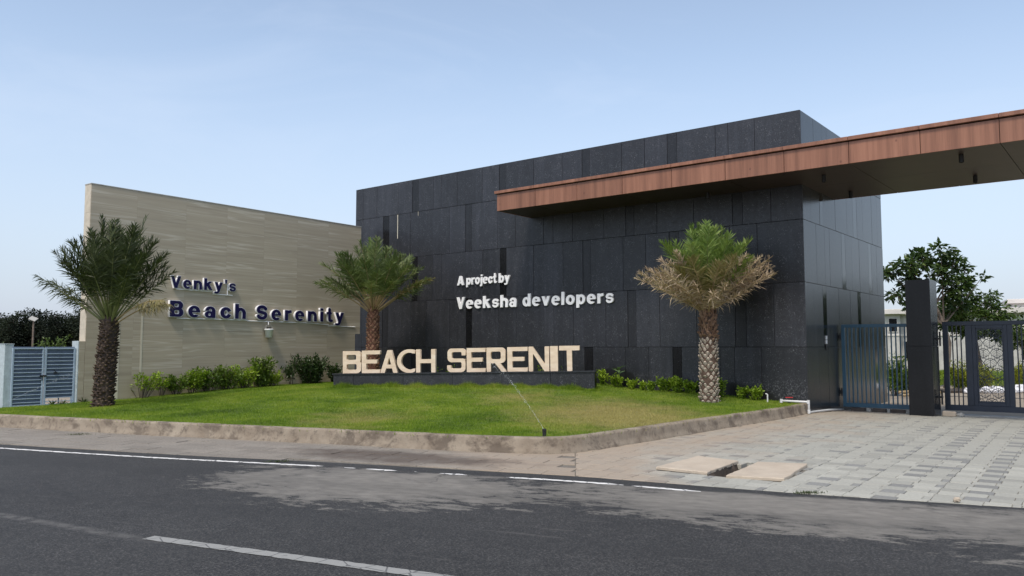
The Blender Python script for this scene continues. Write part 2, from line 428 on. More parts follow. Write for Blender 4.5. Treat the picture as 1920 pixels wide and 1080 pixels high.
def paver(name, lo, hi, dirt):
    m = NT(name); p = m.pos(); r = m.rnd()
    f = m.noise(p, 30, 4, 0.6)
    c = m.ramp(f, [(0.3, lo), (0.7, hi)])
    c = m.mix(1.0, c, m.ramp(r, [(0, 0.86), (1, 1.08)]), 'MULTIPLY')
    # sandy film washed down from the lawn: strongest beside the kerb, fading toward the open drive
    o = m.xyz(p)
    q = m.math('ADD', m.math('MULTIPLY', m.math('SUBTRACT', o[0], 0.4), 0.7836), m.math('MULTIPLY', m.math('SUBTRACT', o[1], 12.3), -0.6212))
    film = m.math('ADD', m.math('MULTIPLY', q, -0.22), m.math('MULTIPLY', m.noise(p, 0.9, 5, 0.6), 1.3))
    film = m.math('ADD', film, m.math('MAXIMUM', 0.0, m.math('SUBTRACT', 0.75, m.math('MULTIPLY', m.math('SUBTRACT', o[0], 0.8), 0.55))))
    if name == 'sandy_brown_paver': film = m.math('ADD', m.math('MULTIPLY', o[0], 0.45), m.math('MULTIPLY', m.noise(p, 0.9, 5, 0.6), 1.3)); dirt = 0.75
    film = m.ramp(film, [(-0.0, 0.0), (0.55, dirt)])
    c = m.mix(film, c, (0.33, 0.265, 0.20))
    wx = m.math('DIVIDE', m.math('SUBTRACT', o[0], -1.7), 2.1); wy = m.math('DIVIDE', m.math('SUBTRACT', m.math('ADD', o[1], m.math('MULTIPLY', o[0], 0.4)), 11.35), 0.75)
    wet = m.math('SQRT', m.math('ADD', m.math('MULTIPLY', wx, wx), m.math('MULTIPLY', wy, wy)))
    wet = m.ramp(m.math('ADD', wet, m.math('MULTIPLY', m.math('SUBTRACT', m.noise(p, 2.2, 5, 0.65), 0.5), 1.2)), [(0.55, 0.8), (1.05, 0.0)])
    c = m.mix(wet, c, (0.075, 0.055, 0.042))
    d2 = m.ramp(m.noise(p, 1.7, 6, 0.7), [(0.50, 0.0), (0.72, 0.35)])
    c = m.mix(d2, c, (0.26, 0.25, 0.22))
    m.bump(f, 0.2, 0.004)
    return m.done(c, 0.85)
M['paver_light'] = paver('pale_grey_paver', (0.315, 0.310, 0.270), (0.400, 0.394, 0.345), 0.88)
M['paver_mid'] = paver('worn_grey_paver', (0.280, 0.276, 0.242), (0.355, 0.350, 0.308), 0.88)
M['paver_dark'] = paver('slate_grey_paver', (0.180, 0.180, 0.170), (0.258, 0.257, 0.240), 0.8)
M['paver_tan'] = paver('sandy_brown_paver', (0.165, 0.146, 0.122), (0.265, 0.237, 0.200), 0.10)

R0 = (0.93, 10.22); RD = (0.9285, -0.3713); RN = (0.3713, 0.9285)   # road axis and the side the site lies on
def asphalt():
    m = NT('asphalt'); p = m.pos(); o = m.xyz(p)
    dx = m.math('SUBTRACT', o[0], R0[0]); dy = m.math('SUBTRACT', o[1], R0[1])
    a = m.math('ADD', m.math('MULTIPLY', dx, RD[0]), m.math('MULTIPLY', dy, RD[1]))
    b = m.math('MULTIPLY', m.math('ADD', m.math('MULTIPLY', dx, RN[0]), m.math('MULTIPLY', dy, RN[1])), -1.0)
    agg = m.noise(p, 62, 3, 0.75); mid = m.noise(p, 5, 4, 0.6); big = m.noise(p, 0.5, 3)
    c = m.ramp(agg, [(0.34, (0.008, 0.0078, 0.0075)), (0.5, (0.0225, 0.022, 0.021)), (0.68, (0.085, 0.083, 0.079))])
    c = m.mix(1.0, c, m.ramp(mid, [(0.3, 0.85), (0.7, 1.15)]), 'MULTIPLY')
    c = m.mix(1.0, c, m.ramp(big, [(0.3, 0.85), (0.7, 1.2)]), 'MULTIPLY')
    # dried silt carried out of the gateway, streaked along the wheel tracks
    st = m.comb(m.math('MULTIPLY', a, 0.75), m.math('MULTIPLY', b, 1.4), 0.0)
    n1 = m.noise(st, 1.5, 7, 0.68, 0.3)
    def blob(a0, b0, ra, rb):
        u = m.math('DIVIDE', m.math('SUBTRACT', a, a0), ra); v = m.math('DIVIDE', m.math('SUBTRACT', b, b0), rb)
        return m.math('SUBTRACT', 1.0, m.math('SQRT', m.math('ADD', m.math('MULTIPLY', u, u), m.math('MULTIPLY', v, v))))
    f = m.math('MAXIMUM', blob(-2.2, 1.45, 2.5, 1.35), blob(2.6, 1.0, 3.3, 1.35))
    f = m.math('MAXIMUM', f, blob(7.0, 0.9, 4.5, 2.2))
    f = m.math('ADD', f, m.math('MULTIPLY', m.math('SUBTRACT', n1, 0.5), 2.0))
    f = m.math('ADD', f, m.math('MULTIPLY', m.math('SUBTRACT', agg, 0.5), 0.35))
    edge = m.ramp(m.math('ADD', b, m.math('MULTIPLY', m.math('SUBTRACT', n1, 0.5), 0.5)), [(0.40, 0.0), (0.52, 1.0)])
    fs = m.noise(m.comb(m.math('MULTIPLY', a, 1.6), m.math('MULTIPLY', b, 4.2), 5.0), 2.6, 7, 0.75)
    f = m.math('ADD', f, m.math('MULTIPLY', m.math('SUBTRACT', fs, 0.5), 1.5))
    dust = m.math('MULTIPLY', m.ramp(f, [(0.06, 0.0), (0.20, 0.62), (0.62, 0.92)]), edge)
    dc = m.ramp(m.noise(st, 6, 4), [(0.3, (0.150, 0.140, 0.122)), (0.7, (0.225, 0.210, 0.184))])
    c = m.mix(dust, c, dc)
    # faint silt everywhere near the verge and thin pale scuffs
    scuff = m.ramp(m.noise(m.comb(m.math('MULTIPLY', a, 0.5), m.math('MULTIPLY', b, 5.0), 3.0), 1.6, 5, 0.65), [(0.62, 0.0), (0.74, 0.45)])
    c = m.mix(scuff, c, (0.12, 0.115, 0.105))
    ck = m.voro(m.vadd(p, m.comb(m.math('MULTIPLY', n1, 0.6), m.math('MULTIPLY', mid, 0.5), 0.0)), 0.42, 'DISTANCE_TO_EDGE')
    ckm = m.math('MULTIPLY', m.ramp(ck, [(0.002, 0.75), (0.007, 0.0)]), m.ramp(m.noise(p, 0.35, 2), [(0.5, 0.0), (0.62, 1.0)]))
    c = m.mix(ckm, c, (0.012, 0.012, 0.012))
    ty = m.math('ABSOLUTE', m.math('SUBTRACT', m.math('ABSOLUTE', m.math('SUBTRACT', b, 2.5)), 0.85))
    c = m.mix(m.ramp(ty, [(0.05, 0.22), (0.40, 0.0)]), c, (0.018, 0.018, 0.0175))
    # rubbed-out ghost of the centre line
    gb = m.math('ABSOLUTE', m.math('SUBTRACT', b, m.math('ADD', 4.56, m.math('MULTIPLY', m.math('ADD', a, 2.5), 0.12))))
    ghost = m.math('MULTIPLY', m.ramp(gb, [(0.03, 0.5), (0.09, 0.0)]), m.math('MULTIPLY', m.ramp(m.math('MULTIPLY', a, -0.1), [(0.2, 0.0), (0.3, 1.0)]), m.ramp(m.noise(p, 7, 4), [(0.4, 0.2), (0.6, 1.0)])))
    c = m.mix(ghost, c, (0.15, 0.145, 0.135))
    m.bump(agg, 0.6, 0.006)
    return m.done(c, m.ramp(agg, [(0.3, 0.72), (0.7, 0.9)]))
M['asphalt'] = asphalt()

def paint(name, col, wear):
    m = NT(name); p = m.pos()
    n1 = m.noise(p, 14, 5, 0.7)
    c = m.mix(m.ramp(n1, [(wear, 0.0), (wear + 0.12, 0.85)]), col, (0.10, 0.10, 0.098))
    crack = m.voro(m.map(p, (1, 1, 1), rot=(0, 0, 0.4)), 5.0, 'DISTANCE_TO_EDGE')
    c = m.mix(m.ramp(crack, [(0.015, 0.8), (0.035, 0.0)]), c, (0.07, 0.07, 0.07))
    m.bump(m.noise(p, 95, 2, 0.7), 0.3, 0.004)
    return m.done(c, 0.7)
M['line_white'] = paint('white_road_paint', (0.72, 0.71, 0.68), 0.66)
M['line_worn'] = paint('worn_road_paint', (0.27, 0.27, 0.255), 0.60)

def lawn_mat(name, blades):
    m = NT(name); p = m.pos(); o = m.xyz(p)
    n = m.noise(p, 0.55, 4, 0.6); n2 = m.noise(p, 3.5, 3); n3 = m.noise(p, 28, 1)
    f = m.math('ADD', m.math('MULTIPLY', n, 0.5), m.math('ADD', m.math('MULTIPLY', n2, 0.22), m.math('MULTIPLY', n3, 0.28)))
    c = m.ramp(f, [(0.34, (0.060, 0.115, 0.010)), (0.47, (0.155, 0.255, 0.018)), (0.57, (0.26, 0.345, 0.032)), (0.67, (0.40, 0.39, 0.10))])
    # scorched straw-coloured area in the right half, a yellower patch in the middle
    def blob(cx, cy, r):
        u = m.math('SUBTRACT', o[0], cx); v = m.math('MULTIPLY', m.math('SUBTRACT', o[1], cy), 0.6)
        return m.math('SUBTRACT', 1.0, m.math('DIVIDE', m.math('SQRT', m.math('ADD', m.math('MULTIPLY', u, u), m.math('MULTIPLY', v, v))), r))
    d = m.math('MAXIMUM', blob(2.1, 16.4, 2.7), m.math('MULTIPLY', blob(-3.0, 15.6, 1.4), 0.55))
    d = m.math('MAXIMUM', d, m.math('MULTIPLY', blob(0.2, 19.5, 1.5), 0.5))
    d = m.math('ADD', d, m.math('MULTIPLY', m.math('SUBTRACT', m.noise(p, 1.6, 4, 0.6), 0.5), 1.1))
    d = m.math('ADD', d, m.math('MULTIPLY', m.math('SUBTRACT', n3, 0.5), 0.6))
    c = m.mix(m.ramp(d, [(0.05, 0.0), (0.65, 0.85)]), c, (0.46, 0.385, 0.15))
    if not blades:
        c = m.mix(0.55, c, (0.04, 0.045, 0.012))
        return m.done(c, 0.95)
    m.done(c, 0.6, spec=0.25)
    tr = m.n('ShaderNodeBsdfTranslucent'); m.set(tr.inputs[0], c)
    mx = m.n('ShaderNodeMixShader'); mx.inputs[0].default_value = 0.4
    m.nt.links.new(m.b.outputs[0], mx.inputs[1]); m.nt.links.new(tr.outputs[0], mx.inputs[2])
    m.nt.links.new(mx.outputs[0], m.out.inputs[0])
    return m.mat
M['lawn'] = lawn_mat('lawn_soil_and_thatch', False)
M['grass'] = lawn_mat('grass_blades', True)

M['frond_dark'] = foliage('frond_olive', [(0.030, 0.042, 0.016), (0.055, 0.075, 0.026), (0.105, 0.125, 0.055)], 0.5, 0.22, 2)
M['frond_mid'] = foliage('frond_green', [(0.070, 0.105, 0.035), (0.140, 0.185, 0.065), (0.28, 0.31, 0.15)], 0.5, 0.25, 2)
M['frond_new'] = foliage('frond_fresh', [(0.095, 0.155, 0.040), (0.185, 0.275, 0.060), (0.33, 0.40, 0.13)], 0.5, 0.3, 2)
M['frond_dry'] = foliage('frond_dried', [(0.26, 0.185, 0.125), (0.44, 0.34, 0.24), (0.64, 0.54, 0.41)], 0.8, 0.2, 4)
M['frond_half'] = foliage('frond_half_dry', [(0.14, 0.14, 0.04), (0.25, 0.22, 0.09), (0.38, 0.31, 0.18)], 0.7, 0.2, 4)
M['rachis_tan'] = simple('frond_stalk_tan', (0.34, 0.25, 0.13), 0.6, nscale=3, var=0.25)
M['rachis_green'] = simple('frond_stalk_green', (0.16, 0.18, 0.06), 0.6, nscale=3, var=0.25)
M['bark_dark'] = simple('palm_bark_dark', (0.045, 0.032, 0.025), 0.95, nscale=10, var=0.5)
M['scale_dark'] = foliage('palm_scale_dark', [(0.030, 0.020, 0.016), (0.075, 0.050, 0.036), (0.19, 0.14, 0.10)], 0.9, 0.0, 5)
M['bark_red'] = simple('palm_bark_red', (0.085, 0.035, 0.022), 0.95, nscale=10, var=0.5)
M['scale_red'] = foliage('palm_scale_red', [(0.14, 0.065, 0.040), (0.28, 0.155, 0.10), (0.45, 0.32, 0.22)], 0.9, 0.0, 5)
M['scale_pale'] = foliage('palm_scale_pale', [(0.20, 0.155, 0.12), (0.36, 0.30, 0.24), (0.50, 0.43, 0.36)], 0.9, 0.0, 5)
M['bark_brown'] = simple('palm_bark_brown', (0.075, 0.048, 0.034), 0.95, nscale=10, var=0.5)
M['scale_brown'] = foliage('palm_scale_brown', [(0.10, 0.055, 0.035), (0.19, 0.11, 0.07), (0.33, 0.22, 0.15)], 0.9, 0.0, 5)
M['leaf_lime'] = foliage('leaf_lime', [(0.10, 0.175, 0.016), (0.23, 0.345, 0.026), (0.40, 0.50, 0.055)], 0.4, 0.35, 5)
M['leaf_mid'] = foliage('leaf_mid', [(0.040, 0.075, 0.012), (0.095, 0.160, 0.020), (0.20, 0.28, 0.040)], 0.4, 0.3, 4)
M['leaf_deep'] = foliage('leaf_deep', [(0.014, 0.032, 0.010), (0.030, 0.060, 0.016), (0.060, 0.100, 0.026)], 0.35, 0.2, 4)
M['leaf_tree'] = foliage('leaf_tree', [(0.018, 0.036, 0.012), (0.038, 0.070, 0.020), (0.075, 0.120, 0.032)], 0.4, 0.3, 1.5)
M['leaf_tree_light'] = foliage('leaf_tree_light', [(0.035, 0.065, 0.015), (0.075, 0.120, 0.026), (0.130, 0.175, 0.045)], 0.4, 0.3, 1.5)
M['leaf_far'] = foliage('leaf_far', [(0.006, 0.011, 0.006), (0.013, 0.022, 0.010), (0.030, 0.042, 0.017)], 0.8, 0.1, 0.5)
M['leaf_yellow'] = foliage('leaf_yellow', [(0.10, 0.15, 0.02), (0.28, 0.30, 0.03), (0.50, 0.45, 0.04)], 0.5, 0.3, 5)
M['leaf_blue'] = foliage('leaf_bluegreen', [(0.07, 0.13, 0.055), (0.12, 0.20, 0.085), (0.18, 0.27, 0.12)], 0.35, 0.2, 4)
M['bark'] = simple('grey_bark', (0.15, 0.12, 0.095), 0.9, nscale=6, var=0.3)
M['bark_deep'] = simple('brown_bark', (0.055, 0.042, 0.032), 0.9, nscale=6, var=0.3)
M['house_wall'] = simple('weathered_grey_plaster', (0.46, 0.45, 0.43), 0.9, nscale=1.5, var=0.18)
M['house_roof'] = simple('pale_roof_slab', (0.60, 0.57, 0.54), 0.9, nscale=1.0, var=0.12)
M['window_dark'] = simple('dark_window', (0.010, 0.010, 0.011), 0.12)
M['window_sky'] = simple('pale_sky_pane', (0.70, 0.73, 0.78), 0.3)  # pale colour painted in for the sky seen through the window
M['stone_white'] = simple('whitewashed_stone', (0.70, 0.71, 0.74), 0.85, nscale=7, var=0.2)
M['wild_grass'] = foliage('meadow_grass', [(0.10, 0.17, 0.02), (0.19, 0.27, 0.03), (0.30, 0.36, 0.06)], 0.7, 0.3, 1.0)
m_ = NT('water'); m_.b.inputs['Transmission Weight'].default_value = 0.55; m_.b.inputs['IOR'].default_value = 1.33
M['water'] = m_.done((0.92, 0.95, 0.98), 0.12)

# ------------------------------------------------------------------ site frames
C = np.array([7.279, 20.083]); U = np.array([0.7844, -0.6202]); VV = np.array([0.6202, 0.7844])   # gatehouse corner, along its front, into its depth
BROT = math.atan2(U[1], U[0])
A = np.array([-11.396, 21.625]); W = np.array([0.5923, 0.8057]); NB = np.array([0.8057, -0.5923])  # end of the stone wall, along it, out of its face
WROT = math.atan2(W[1], W[0])
def bxy(u, v): p = C + U * u + VV * v; return (float(p[0]), float(p[1]))
def wxy(x, y): p = A + W * x - NB * y; return (float(p[0]), float(p[1]))
def buv(x, y): d = np.array([x, y]) - C; return float(d @ U), float(d @ VV)
def rxy(a, b): return (R0[0] + RD[0] * a - RN[0] * b, R0[1] + RD[1] * a - RN[1] * b)
def drive_z(x, y): return -0.038 * min(3.2, max(0.0, buv(x, y)[1]))

# ------------------------------------------------------------------ ground, road, markings
mb = MB(); mb.box(-700, 700, -300, 1100, -0.6, -0.42)
tag(mb.build('ground', M['earth']), kind='structure')
mb = MB(); mb.prism([bxy(-14, 3.0), bxy(200, 3.0), bxy(200, 500), bxy(-14, 500)], -0.4, -0.125)
tag(mb.build('yard_ground', M['earth']), kind='structure')
mb = MB(); mb.prism([wxy(-120, 0.3), wxy(9.9, 0.3), wxy(9.9, 300), wxy(-120, 300)], -0.4, 0.07)
tag(mb.build('side_ground', M['earth']), kind='structure')

EDGE = [(-60, 33.0), (-35, 23.6), (-20, 17.85), (-13, 15.3), (-10.5, 14.36), (-8.56, 13.62), (-5.35, 12.40), (-2.39, 11.43), (-0.42, 10.70), (0.93, 10.20), (2.11, 9.60), (3.16, 9.07), (4.15, 8.65), (5.13, 8.26), (6.2, 7.83), (7.4, 7.35), (9, 6.7), (12, 5.5), (20, 2.3), (30, -1.7), (60, -13.7)]
mb = MB(); E_ = smooth_line(EDGE, 0.35)
far = [rxy(75, 14), rxy(-75, 14)]
for i in range(len(E_) - 1):                        # strips from the verge to the far side of the road
    j = E_[i] - np.array(RN) * 14; k = E_[i + 1] - np.array(RN) * 14
    mb.add([(*E_[i], -0.006), (*E_[i + 1], -0.006), (*k, -0.006), (*j, -0.006), (*E_[i], -0.3), (*E_[i + 1], -0.3)], [(0, 3, 2, 1), (0, 1, 5, 4)])
tag(mb.build('road', M['asphalt']), kind='structure')

def edge_off(a0, a1, off, w, name, mat, jag, step=0.06):
    """a ragged painted strip following the verge between two stations along the road axis"""
    pts = []
    for p in smooth_line(EDGE, 0.05):
        a = (p[0] - R0[0]) * RD[0] + (p[1] - R0[1]) * RD[1]
        if a0 <= a <= a1: pts.append(p)
    L, R = [], []
    r = np.random.default_rng(int(abs(a0 * 100)) + 3)
    for i, p in enumerate(pts):
        t = min(1, min(i, len(pts) - 1 - i) / 4 + 0.25)
        q = p - np.array(RN) * off
        L.append(q + np.array(RN) * (w / 2 * t + r.normal(0, jag))); R.append(q - np.array(RN) * (w / 2 * t + r.normal(0, jag)))
    mb = MB(); n = len(L)
    mb.add([(*q, -0.002) for q in L] + [(*q, -0.002) for q in R], [(i, n + i, n + i + 1, i + 1) for i in range(n - 1)])
    return tag(mb.build(name, mat), kind='structure')
for a0, a1 in ((-30, -3.55), (-3.25, -3.02), (-2.92, -2.42), (-2.22, -2.1), (-1.86, -1.42), (-0.92, 0.62), (0.68, 1.52)):
    edge_off(a0, a1, 0.37 if a0 < -4 else 0.385, 0.085, 'edge_line', M['line_white'], 0.007)
def dash(p0, p1, w, mat):
    p0 = np.array(p0); p1 = np.array(p1); d = (p1 - p0); L = np.linalg.norm(d); d /= L; nrm = np.array([-d[1], d[0]])
    k = int(L / 0.06); Lp, Rp = [], []
    for i in range(k + 1):
        q = p0 + d * L * i / k
        Lp.append(q + nrm * (w / 2 + rng.normal(0, .004))); Rp.append(q - nrm * (w / 2 + rng.normal(0, .004)))
    mb = MB(); n = k + 1
    mb.add([(*q, -0.002) for q in Lp] + [(*q, -0.002) for q in Rp], [(i, n + i, n + i + 1, i + 1) for i in range(n - 1)])
    return tag(mb.build('centre_line', mat), kind='structure')
dash((-3.08, 6.98), (-0.25, 5.68), 0.13, M['line_worn'])
dash((-11.5, 10.9), (-8.5, 9.5), 0.13, M['line_worn'])

# kerb wall round the lawn
KB = [(-30, 24.2), (-16, 18.75), (-10.41, 16.55), (-8.54, 15.76), (-6.89, 15.08), (-5.35, 14.50), (-3.61, 13.82), (-2.27, 13.29), (-0.83, 12.72), (0.0, 12.46), (0.56, 12.38), (1.0, 12.56), (1.46, 13.02), (2.17, 13.82), (3.42, 15.30), (4.95, 17.05), (6.2, 18.52), (7.28, 19.98)]
K = smooth_line(KB, 0.07); KT = np.gradient(K, axis=0); KT /= np.linalg.norm(KT, axis=1)[:, None]; KN = np.stack([-KT[:, 1], KT[:, 0]], 1)   # points to the lawn
kr = np.random.default_rng(5)
def lump(n, s):
    x = kr.normal(0, 1, n); k = np.exp(-np.linspace(-2, 2, 9) ** 2); return np.convolve(x, k / k.sum(), 'same') * s
n = len(K); prof = [(0.0, -0.3), (-0.03, 0.0), (0.0, 0.05), (0.012, 0.12), (0.018, 0.205), (0.026, 0.232), (0.045, 0.240), (0.13, 0.243), (0.19, 0.238), (0.20, 0.21), (0.21, -0.1)]
Vk = []
for (o, z) in prof:
    lo = lump(n, 0.007 if 0 <= z < 0.2 else 0.004); lz = lump(n, 0.003 if z > 0.03 else 0.0)
    q = K + KN * (o + lo)[:, None]
    Vk.append(np.column_stack([q, z + lz]))
Vk = np.stack(Vk, 1).reshape(-1, 3); k = len(prof)
Fk = [(i * k + j, (i + 1) * k + j, (i + 1) * k + j + 1, i * k + j + 1) for i in range(n - 1) for j in range(k - 1)]
o = link('lawn_kerb', np_mesh('lawn_kerb', Vk, Fk, M['kerb'], smooth=True)); tag(o, kind='structure')

# ------------------------------------------------------------------ lawn
inner = [tuple(p) for p in (K + KN * 0.12)]
LAWN = inner + [bxy(0.02, -0.02), bxy(-16.6, -0.02), wxy(10.2, 0.0), wxy(0, 0.0), wxy(-5.0, -0.02), ]
LAWN = [p for p in LAWN if p[0] > -16.5]
ctrl = [(p[0], p[1], 0.205) for p in inner[::14] if p[0] > -17] + [(-10.31, 22.52, .19), (-9.95, 23.0, .21), (-9.5, 23.6, .26), (-8.74, 24.65, .32), (-7.97, 25.69, .36), (-6.81, 27.28, .40), (-5.6, 29, .42), (-11.4, 21.6, .15), (-12.5, 20.15, .12), (-13.8, 18.4, .13),
        (-5.1, 23.1, .46), (-3, 22.7, .49), (-1, 22.2, .50), (0.6, 21.9, .515), (1.9, 21.5, .44), (2.3, 22.3, .50), (-5.0, 24.2, .46), (2.74, 23.2, .54), (3.3, 22.8, .44), (3.8, 22.4, .41), (4.5, 21.85, .40), (5.46, 21.1, .36), (6.1, 20.6, .29), (7.0, 20.0, .21),
        (-9.8, 19.48, .20), (4.85, 20.0, .28), (-4.5, 26, .46), (0, 24.5, .52), (-2, 26, .5)]
ctrl = np.array(ctrl)
def tps_fit(P):
    n = len(P); d = np.linalg.norm(P[:, None, :2] - P[None, :, :2], axis=2)
    Kx = np.where(d > 0, d * d * np.log(d + 1e-9), 0) + np.eye(n) * 0.6
    Px = np.column_stack([np.ones(n), P[:, :2]])
    Am = np.block([[Kx, Px], [Px.T, np.zeros((3, 3))]])
    return np.linalg.solve(Am, np.concatenate([P[:, 2], np.zeros(3)]))
_w = tps_fit(ctrl)
def lawn_z(X, Y):
    X = np.atleast_1d(np.asarray(X, float)); Y = np.atleast_1d(np.asarray(Y, float))
    d = np.hypot(X[:, None] - ctrl[None, :, 0], Y[:, None] - ctrl[None, :, 1])
    Kx = np.where(d > 0, d * d * np.log(d + 1e-9), 0)
    z = Kx @ _w[:-3] + _w[-3] + X * _w[-2] + Y * _w[-1]
    return np.clip(z + 0.012 * np.sin(X * 2.1 + 0.7 * Y) * np.sin(Y * 1.7), 0.08, 0.58)
def lz(x, y): return float(lawn_z([x], [y])[0])
gs = 0.2
gx = np.arange(-16.6, 7.6, gs); gy = np.arange(12.2, 31.0, gs)
GX, GY = np.meshgrid(gx, gy, indexing='ij')
IN = inside(LAWN, GX, GY)
idm = -np.ones(GX.shape, int); cells = []
Z = lawn_z(GX.ravel(), GY.ravel()).reshape(GX.shape)
kin = np.array(inner)
vs = []
def vid(i, j):
    if idm[i, j] < 0: idm[i, j] = len(vs); vs.append((GX[i, j], GY[i, j], Z[i, j]))
    return idm[i, j]
bpolys = MB()
for i in range(len(gx) - 1):
    for j in range(len(gy) - 1):
        c = IN[i, j] + IN[i + 1, j] + IN[i, j + 1] + IN[i + 1, j + 1]
        if c == 4: cells.append((vid(i, j), vid(i + 1, j), vid(i + 1, j + 1), vid(i, j + 1)))
        elif c > 0:                                # border cell: pull its outer corners onto the kerb line
            q = []
            for (a, b) in ((i, j), (i + 1, j), (i + 1, j + 1), (i, j + 1)):
                p = np.array([GX[a, b], GY[a, b]])
                if not IN[a, b]:
                    d = np.hypot(kin[:, 0] - p[0], kin[:, 1] - p[1]); m = d.argmin()
                    if d[m] < 0.35: p = kin[m]
                q.append((p[0], p[1], lz(p[0], p[1])))
            bpolys.add(q, [(0, 1, 2, 3)])
lm = MB(); lm.add(vs, cells); lm.add(bpolys.v, bpolys.f)
tag(lm.build('lawn', M['lawn'], smooth=True), kind='structure')

PL = np.array([-5.13, 23.30]); PR_ = np.array([2.22, 21.80]); PD = (PR_ - PL) / np.linalg.norm(PR_ - PL); PLEN = float(np.linalg.norm(PR_ - PL)); PN = np.array([-PD[1], PD[0]])  # plinth line
def pxy(t, y): p = PL + PD * t + PN * y; return (float(p[0]), float(p[1]))
plinth_foot = [pxy(0, 0), pxy(PLEN, 0), pxy(PLEN, 0.55), pxy(0, 0.55)]
def blades(n, hmin, hmax, wid, region, name):
    r = np.random.default_rng(11)
    xs, ys = np.array(region)[:, 0], np.array(region)[:, 1]
    P = np.empty((0, 2))
    while len(P) < n:
        X = r.uniform(xs.min(), xs.max(), n * 2); Y = r.uniform(ys.min(), ys.max(), n * 2)
        ok = inside(region, X, Y) & ~inside(plinth_foot, X, Y)
        pr = np.clip((22 / np.hypot(X, Y)) ** 1.2, 0, 2) / 2          # thicker where it is seen from close by
        ok &= r.uniform(0, 1, len(X)) < pr
        P = np.vstack([P, np.column_stack([X, Y])[ok]])
    rt = r.uniform(0, PLEN, 14000); rp_ = np.abs(r.normal(0, .10, 14000)) * np.where(r.random(14000) < .5 + .5 * np.sin(rt * 2.7), 1, .4)
    kk = r.integers(0, len(inner), 12000); P[n - 26000:n - 14000] = np.array(inner)[kk] + r.normal(0, .05, (12000, 2))
    P[n - 14000:n] = PL + PD * rt[:, None] - PN * (rp_[:, None] + .01)
    P = P[:n]; z = lawn_z(P[:, 0], P[:, 1]) - 0.006
    clump = 0.75 + 0.5 * (0.5 + 0.5 * np.sin(P[:, 0] * 5.1 + 1.7 * np.sin(P[:, 1] * 3.3)) * np.sin(P[:, 1] * 4.7 + np.sin(P[:, 0] * 2.9)))
    h = r.uniform(hmin, hmax, n) * clump; w = wid * r.uniform(0.7, 1.3, n)
    dpl = np.abs((P - PL) @ PN); tp = (P - PL) @ PD                       # shaggy, unmown fringe along the plinth
    fr = (dpl < 0.30) & (tp > -0.2) & (tp < PLEN + 0.2)
    h[fr] *= r.uniform(1.2, 3.6, fr.sum()) * (0.7 + 0.5 * np.sin(tp[fr] * 4.3) ** 2)
    h[n - 26000:n - 14000] *= r.uniform(1.0, 2.2, 12000)
    a = r.uniform(0, 2 * np.pi, n); lean = r.uniform(0.1, 0.9, n); b = r.uniform(0, 2 * np.pi, n)
    V = np.empty((n, 3, 3), np.float32)
    V[:, 0] = np.column_stack([P[:, 0] - np.cos(a) * w, P[:, 1] - np.sin(a) * w, z])
    V[:, 1] = np.column_stack([P[:, 0] + np.cos(a) * w, P[:, 1] + np.sin(a) * w, z])
    V[:, 2] = np.column_stack([P[:, 0] + np.cos(b) * lean * h, P[:, 1] + np.sin(b) * lean * h, z + h])
    o = link(name, np_mesh(name, V.reshape(-1, 3), np.arange(3 * n).reshape(-1, 3), M['grass']))
    return tag(o, 'short green lawn grass with straw coloured patches', 'grass', kind='stuff')
blades(420000, 0.022, 0.050, 0.0045, LAWN, 'grass')

# ------------------------------------------------------------------ paved drive and footpath
S1 = [(1.90, 10.79), (2.71, 11.89), (3.16, 11.39), (2.46, 10.33)]
S2 = [(2.64, 10.10), (3.39, 11.26), (4.01, 11.08), (3.28, 9.87)]
HOLE = [(2.43, 10.27), (3.17, 11.42), (3.38, 11.30), (2.62, 10.10)]
PIT = [S1[0], S1[1], S1[2], HOLE[1], HOLE[2], S2[1], S2[2], S2[3], S2[0], HOLE[3], HOLE[0], S1[3]]
kdrive = [tuple(p - q * -0.06) for p, q in zip(K, KN) if p[0] > 0.95 or p[1] < 12.5 and p[0] > 0.6]
DRIVE = [(0.765, 9.79), (0.80, 10.25), (0.98, 12.6)] + [tuple(p) for p in (K + KN * 0.06) if p[0] > 1.0] + [bxy(0.0, 2.9), bxy(14, 2.9), bxy(22, -10), (19.8, 1.84)]
GP = np.array([0.58, 0.8146]); GQ = np.array([0.8146, -0.58]); G0 = np.array([4.83, 8.63])
def gxy(p, q): r = G0 + GP * p + GQ * q; return (float(r[0]), float(r[1]))
verge = [(np.array(EDGE[i]), np.array(EDGE[i + 1])) for i in range(len(EDGE) - 1)]
def clip_edge(poly):
    c = np.mean(poly, axis=0)
    for a, b in verge:
        d = b - a; L = np.linalg.norm(d); t = (c - a) @ d / L / L
        if -0.1 <= t <= 1.1:
            nrm = np.array([-d[1], d[0]]) / L
            if abs((c - a) @ nrm) < 0.6: poly = clip_half(poly, a, nrm)
            if len(poly) < 3: return None
    return poly
def area(p): return 0.5 * abs(sum(p[i][0] * p[(i + 1) % len(p)][1] - p[(i + 1) % len(p)][0] * p[i][1] for i in range(len(p))))
cells = []
RP, RL, gap = 0.235, 0.41, 0.006
MOD = 0.815                                            # the dark blocks mark out lanes this far apart
pr = np.random.default_rng(21)
